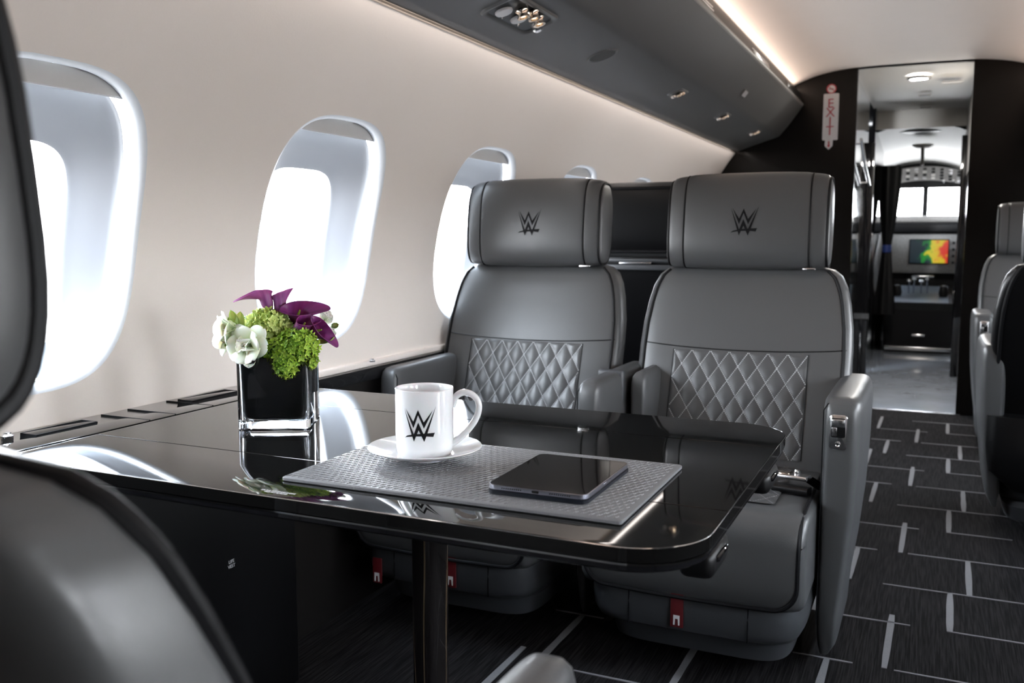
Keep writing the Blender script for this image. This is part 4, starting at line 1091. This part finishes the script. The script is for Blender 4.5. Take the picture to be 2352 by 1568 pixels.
# cockpit: windscreen bulkhead with openings to the bright sky
YC = 9.6
ck = 'wall_windscreen'
bars = G()
px0, px1 = -.66, .47
bars.box(px0, px1, YC, YC+.05, .462, .80)          # above the screens
bars.box(px0, px1, YC, YC+.05, FLOOR, .200)        # below
for a, b in ((px0, -.62), (-.132, -.085), (.43, px1)): bars.box(a, b, YC, YC+.05, .200, .462)
bars.ob(ck, m_black, None, False, kind='structure')
for i, (a, b) in enumerate(((-.62, -.132), (-.085, .43))):
    G().box(a, b, YC+.02, YC+.026, .200, .462).ob('window_%d' % (31+i), m_pane, None, False, kind='structure')
for i, xs_ in enumerate(((px0-.04, px0), (px1, px1+.04))):
    G().box(xs_[0], xs_[1], 8.0, YC+.05, FLOOR, .16).box(xs_[0], xs_[1], 8.0, YC+.05, .48, 1.0).box(xs_[0], xs_[1], 8.0, 8.62, .16, .48).box(xs_[0], xs_[1], YC-.05, YC+.05, .16, .48).ob('wall_cockpit_%s' % ('left', 'right')[i], m_black, None, False, kind='structure')
    G().box((xs_[0]+xs_[1])/2-.003, (xs_[0]+xs_[1])/2+.003, 8.62, YC-.05, .16, .48).ob('window_%d' % (33+i), m_pane, None, False, kind='structure')  # unseen side windows, added to let more light into the corridor
G().box(CX0-.3, CX0-.02, 8.56, 8.6, FLOOR, 1.0).ob('wall_door_jamb', m_black, None, False, kind='structure')
G().box(px0, px1, 7.8, YC+.05, .80, .82).ob('ceiling_cockpit_cover', m_black, None, False, kind='structure')
op = thing('overhead_switch_panel', 'grey overhead panel full of switches above the windscreen', 'panel', (-.12, 9.45, .58))
G().loft([[(x, y, .10*(1-(x/.42)**2)+z) for x in (-.42, -.3, -.2, -.1, 0, .1, .2, .3, .42)] for y, z in ((0, .02), (.02, .03))], closed=False, cap=False).ob('front_rim', m_gloss, op, fix=False)
G().grid(lambda u, v: (-.40+.8*u, .0+.10*v, .07*(1-(2*u-1)**2)-.12*v), 16, 6).ob('panel_face', m_grey, op, fix=False)
rd = random.Random(5)
for i in range(11):
    for j in range(4):
        x = -.36+.072*i; v = .15+.22*j; zc_ = .07*(1-(x/.4)**2)-.12*v
        G().box(x-.018, x+.012, .10*v-.016, .10*v-.002, zc_-.012, zc_+.006, .002).ob('switch_block', rd.choice((m_cream, m_black, m_chrome, m_sign)), op)
for i, x in enumerate((-.36, -.28, .16, .24)):
    G().lathe([(0, 0), (.012, 0), (.014, .008), (0, .012)], 12, Matrix.Translation((x, -.02, -.07)) @ Matrix.Rotation(pi/2, 4, 'X')).ob('knob', m_chrome, op)
gs = thing('glareshield', 'grey padded glareshield below the windscreen', 'glareshield', (-.12, 9.40, .10))
G().box(-.40, .40, 0, .2, .035, .10, .02, 3).ob('shield_top', m_grey, gs)
G().box(-.40, .40, -.02, .2, -.06, .035, .02, 3).ob('shield_face', m_black, gs)
ip = thing('instrument_panel', 'instrument panel with glowing weather display in the far cockpit', 'instrument panel', (-.07, 9.40, -.13))
G().box(-.32, .30, 0, .05, -.20, .16, .01).ob('panel_face', m_grey, ip)
def screen_mat():
    m = bpy.data.materials.new('weather_display'); m.use_nodes = True; N, L = m.node_tree.nodes, m.node_tree.links
    b = N['Principled BSDF']; b.inputs['Base Color'].default_value = (.01, .01, .01, 1)
    tcn = N.new('ShaderNodeTexCoord'); nz = N.new('ShaderNodeTexNoise'); nz.inputs['Scale'].default_value = 11; nz.inputs['Detail'].default_value = 2
    sp = N.new('ShaderNodeSeparateXYZ'); L.new(tcn.outputs['Object'], nz.inputs[0]); L.new(tcn.outputs['Object'], sp.inputs[0])
    ad = N.new('ShaderNodeMath'); ad.operation = 'MULTIPLY_ADD'; L.new(sp.outputs[0], ad.inputs[0]); ad.inputs[1].default_value = 2.2; L.new(nz.outputs['Fac'], ad.inputs[2])
    cr = N.new('ShaderNodeValToRGB'); e = cr.color_ramp.elements; e[0].position = .0; e[0].color = (.0, .01, .02, 1); e[1].position = .85; e[1].color = (.9, .05, .02, 1)
    for p, c in ((.42, (.0, .02, .03, 1)), (.46, (.0, .20, .03, 1)), (.56, (.02, .35, .03, 1)), (.62, (.85, .75, .02, 1)), (.72, (.95, .65, .02, 1))):
        k = e.new(p); k.color = c
    L.new(ad.outputs[0], cr.inputs[0]); L.new(cr.outputs[0], b.inputs['Emission Color']); b.inputs['Emission Strength'].default_value = .22
    return m
G().box(-.155, .185, -.012, 0, -.115, .115, .006).ob('screen_bezel', m_black, ip)
G().box(-.145, .175, -.015, -.011, -.105, .105, 0).ob('weather_screen', screen_mat(), ip, False)
for i in range(4): G().lathe([(0, 0), (.014, 0), (.012, .014), (0, .014)], 12, Matrix.Translation((.22, 0, .08-.06*i)) @ Matrix.Rotation(pi/2, 4, 'X')).ob('knob', m_black, ip)
pd = thing('throttle_console', 'centre console with chrome throttle levers in the cockpit', 'console', (-.10, 8.9, FLOOR+.002))
G().loft([[(x, y, z) for y, z in ((-.45, 0), (-.45, .36), (-.40, .42), (.45, .52), (.48, .5), (.48, 0))] for x in (-.25, .25)]).ob('console_body', m_black, pd, angle=25)
G().loft([[(x, y, z) for y, z in ((-.40, .424), (.44, .524), (.44, .52), (-.40, .42))] for x in (-.22, .22)]).ob('console_top', mat('blue_grey_console', (.20, .24, .30), .35), pd, False)
for i, x in enumerate((-.10, -.06, .0, .05)):
    G().tube([(x, .05, .45), (x, .0, .58+.02*(i % 2))], .008, 8).ob('throttle_lever', m_chrome, pd)
    G().lathe([(0, 0), (.018, 0), (.022, .012), (.012, .024), (0, .026)], 14, Matrix.Translation((x, 0, .575+.02*(i % 2)))).ob('lever_knob', m_chrome, pd)
G().box(-.08, .10, -.02, .0, .62, .635, .004).ob('lever_bar', m_chrome, pd)
for x in (-.19, .18): G().lathe([(0, .02), (.03, .02), (.04, .06), (.03, .12), (0, .13)], 16, Matrix.Translation((x, -.1, .43))).ob('control_grip', m_dark, pd)
G().box(-.26, .26, -.47, -.45, .02, .05, .004).ob('chrome_sill', m_chrome, pd)
G().box(-.05, .05, -.47, -.45, .14, .16, .006).ob('chrome_pull', m_chrome, pd)
for s, lab in ((-1, 'left pilot seat back in the far cockpit'), (1, 'right pilot seat back in the far cockpit')):
    t = thing('pilot_seat', lab, 'seat', (-.10+s*.44, 8.85, FLOOR+.002))
    G().loft([[(x, y, z) for x, y in sring(0, 0, hw, .05, 4, 32)] for z, hw in ((.35, .12), (.5, .16), (.8, .16), (.98, .13), (1.02, .08))]).ob('backrest', m_grey, t)
    G().loft([[(x, y, z) for x, y in sring(0, .1, .14, .18, 4, 32)] for z in (.0, .38)]).ob('seat_pan', m_black, t)
    G().tube([(-s*.165, -.02, .45), (-s*.175, -.02, .75), (-s*.14, -.02, 1.0)], .010, 8).ob('chrome_frame', m_chrome, t)

# things of one kind share a group
GROUPS = {'cabin_seat': 'leather cabin seats', 'service_unit': 'reading light units in the overhead panel', 'calla_lily': 'purple calla lilies in the vase',
          'hydrangea_head': 'green hydrangea heads in the vase', 'white_flower': 'white flowers in the vase', 'white_blossom': 'small white blossoms in the vase',
          'green_leaf': 'pointed leaves in the bouquet', 'leaf_sprig': 'small sprigs in the bouquet', 'wall_knob': 'chrome knobs along the ledge',
          'ceiling_vent': 'slotted vents in the corridor ceiling', 'door_post': 'door posts in the corridor', 'pilot_seat': 'pilot seats in the cockpit',
          'overhead_service_unit': 'overhead service panels'}
for o in COL.objects:
    if o.parent is None and 'category' in o.keys():
        n_ = o.name.split('.')[0]
        if n_ in GROUPS: o['group'] = GROUPS[n_]
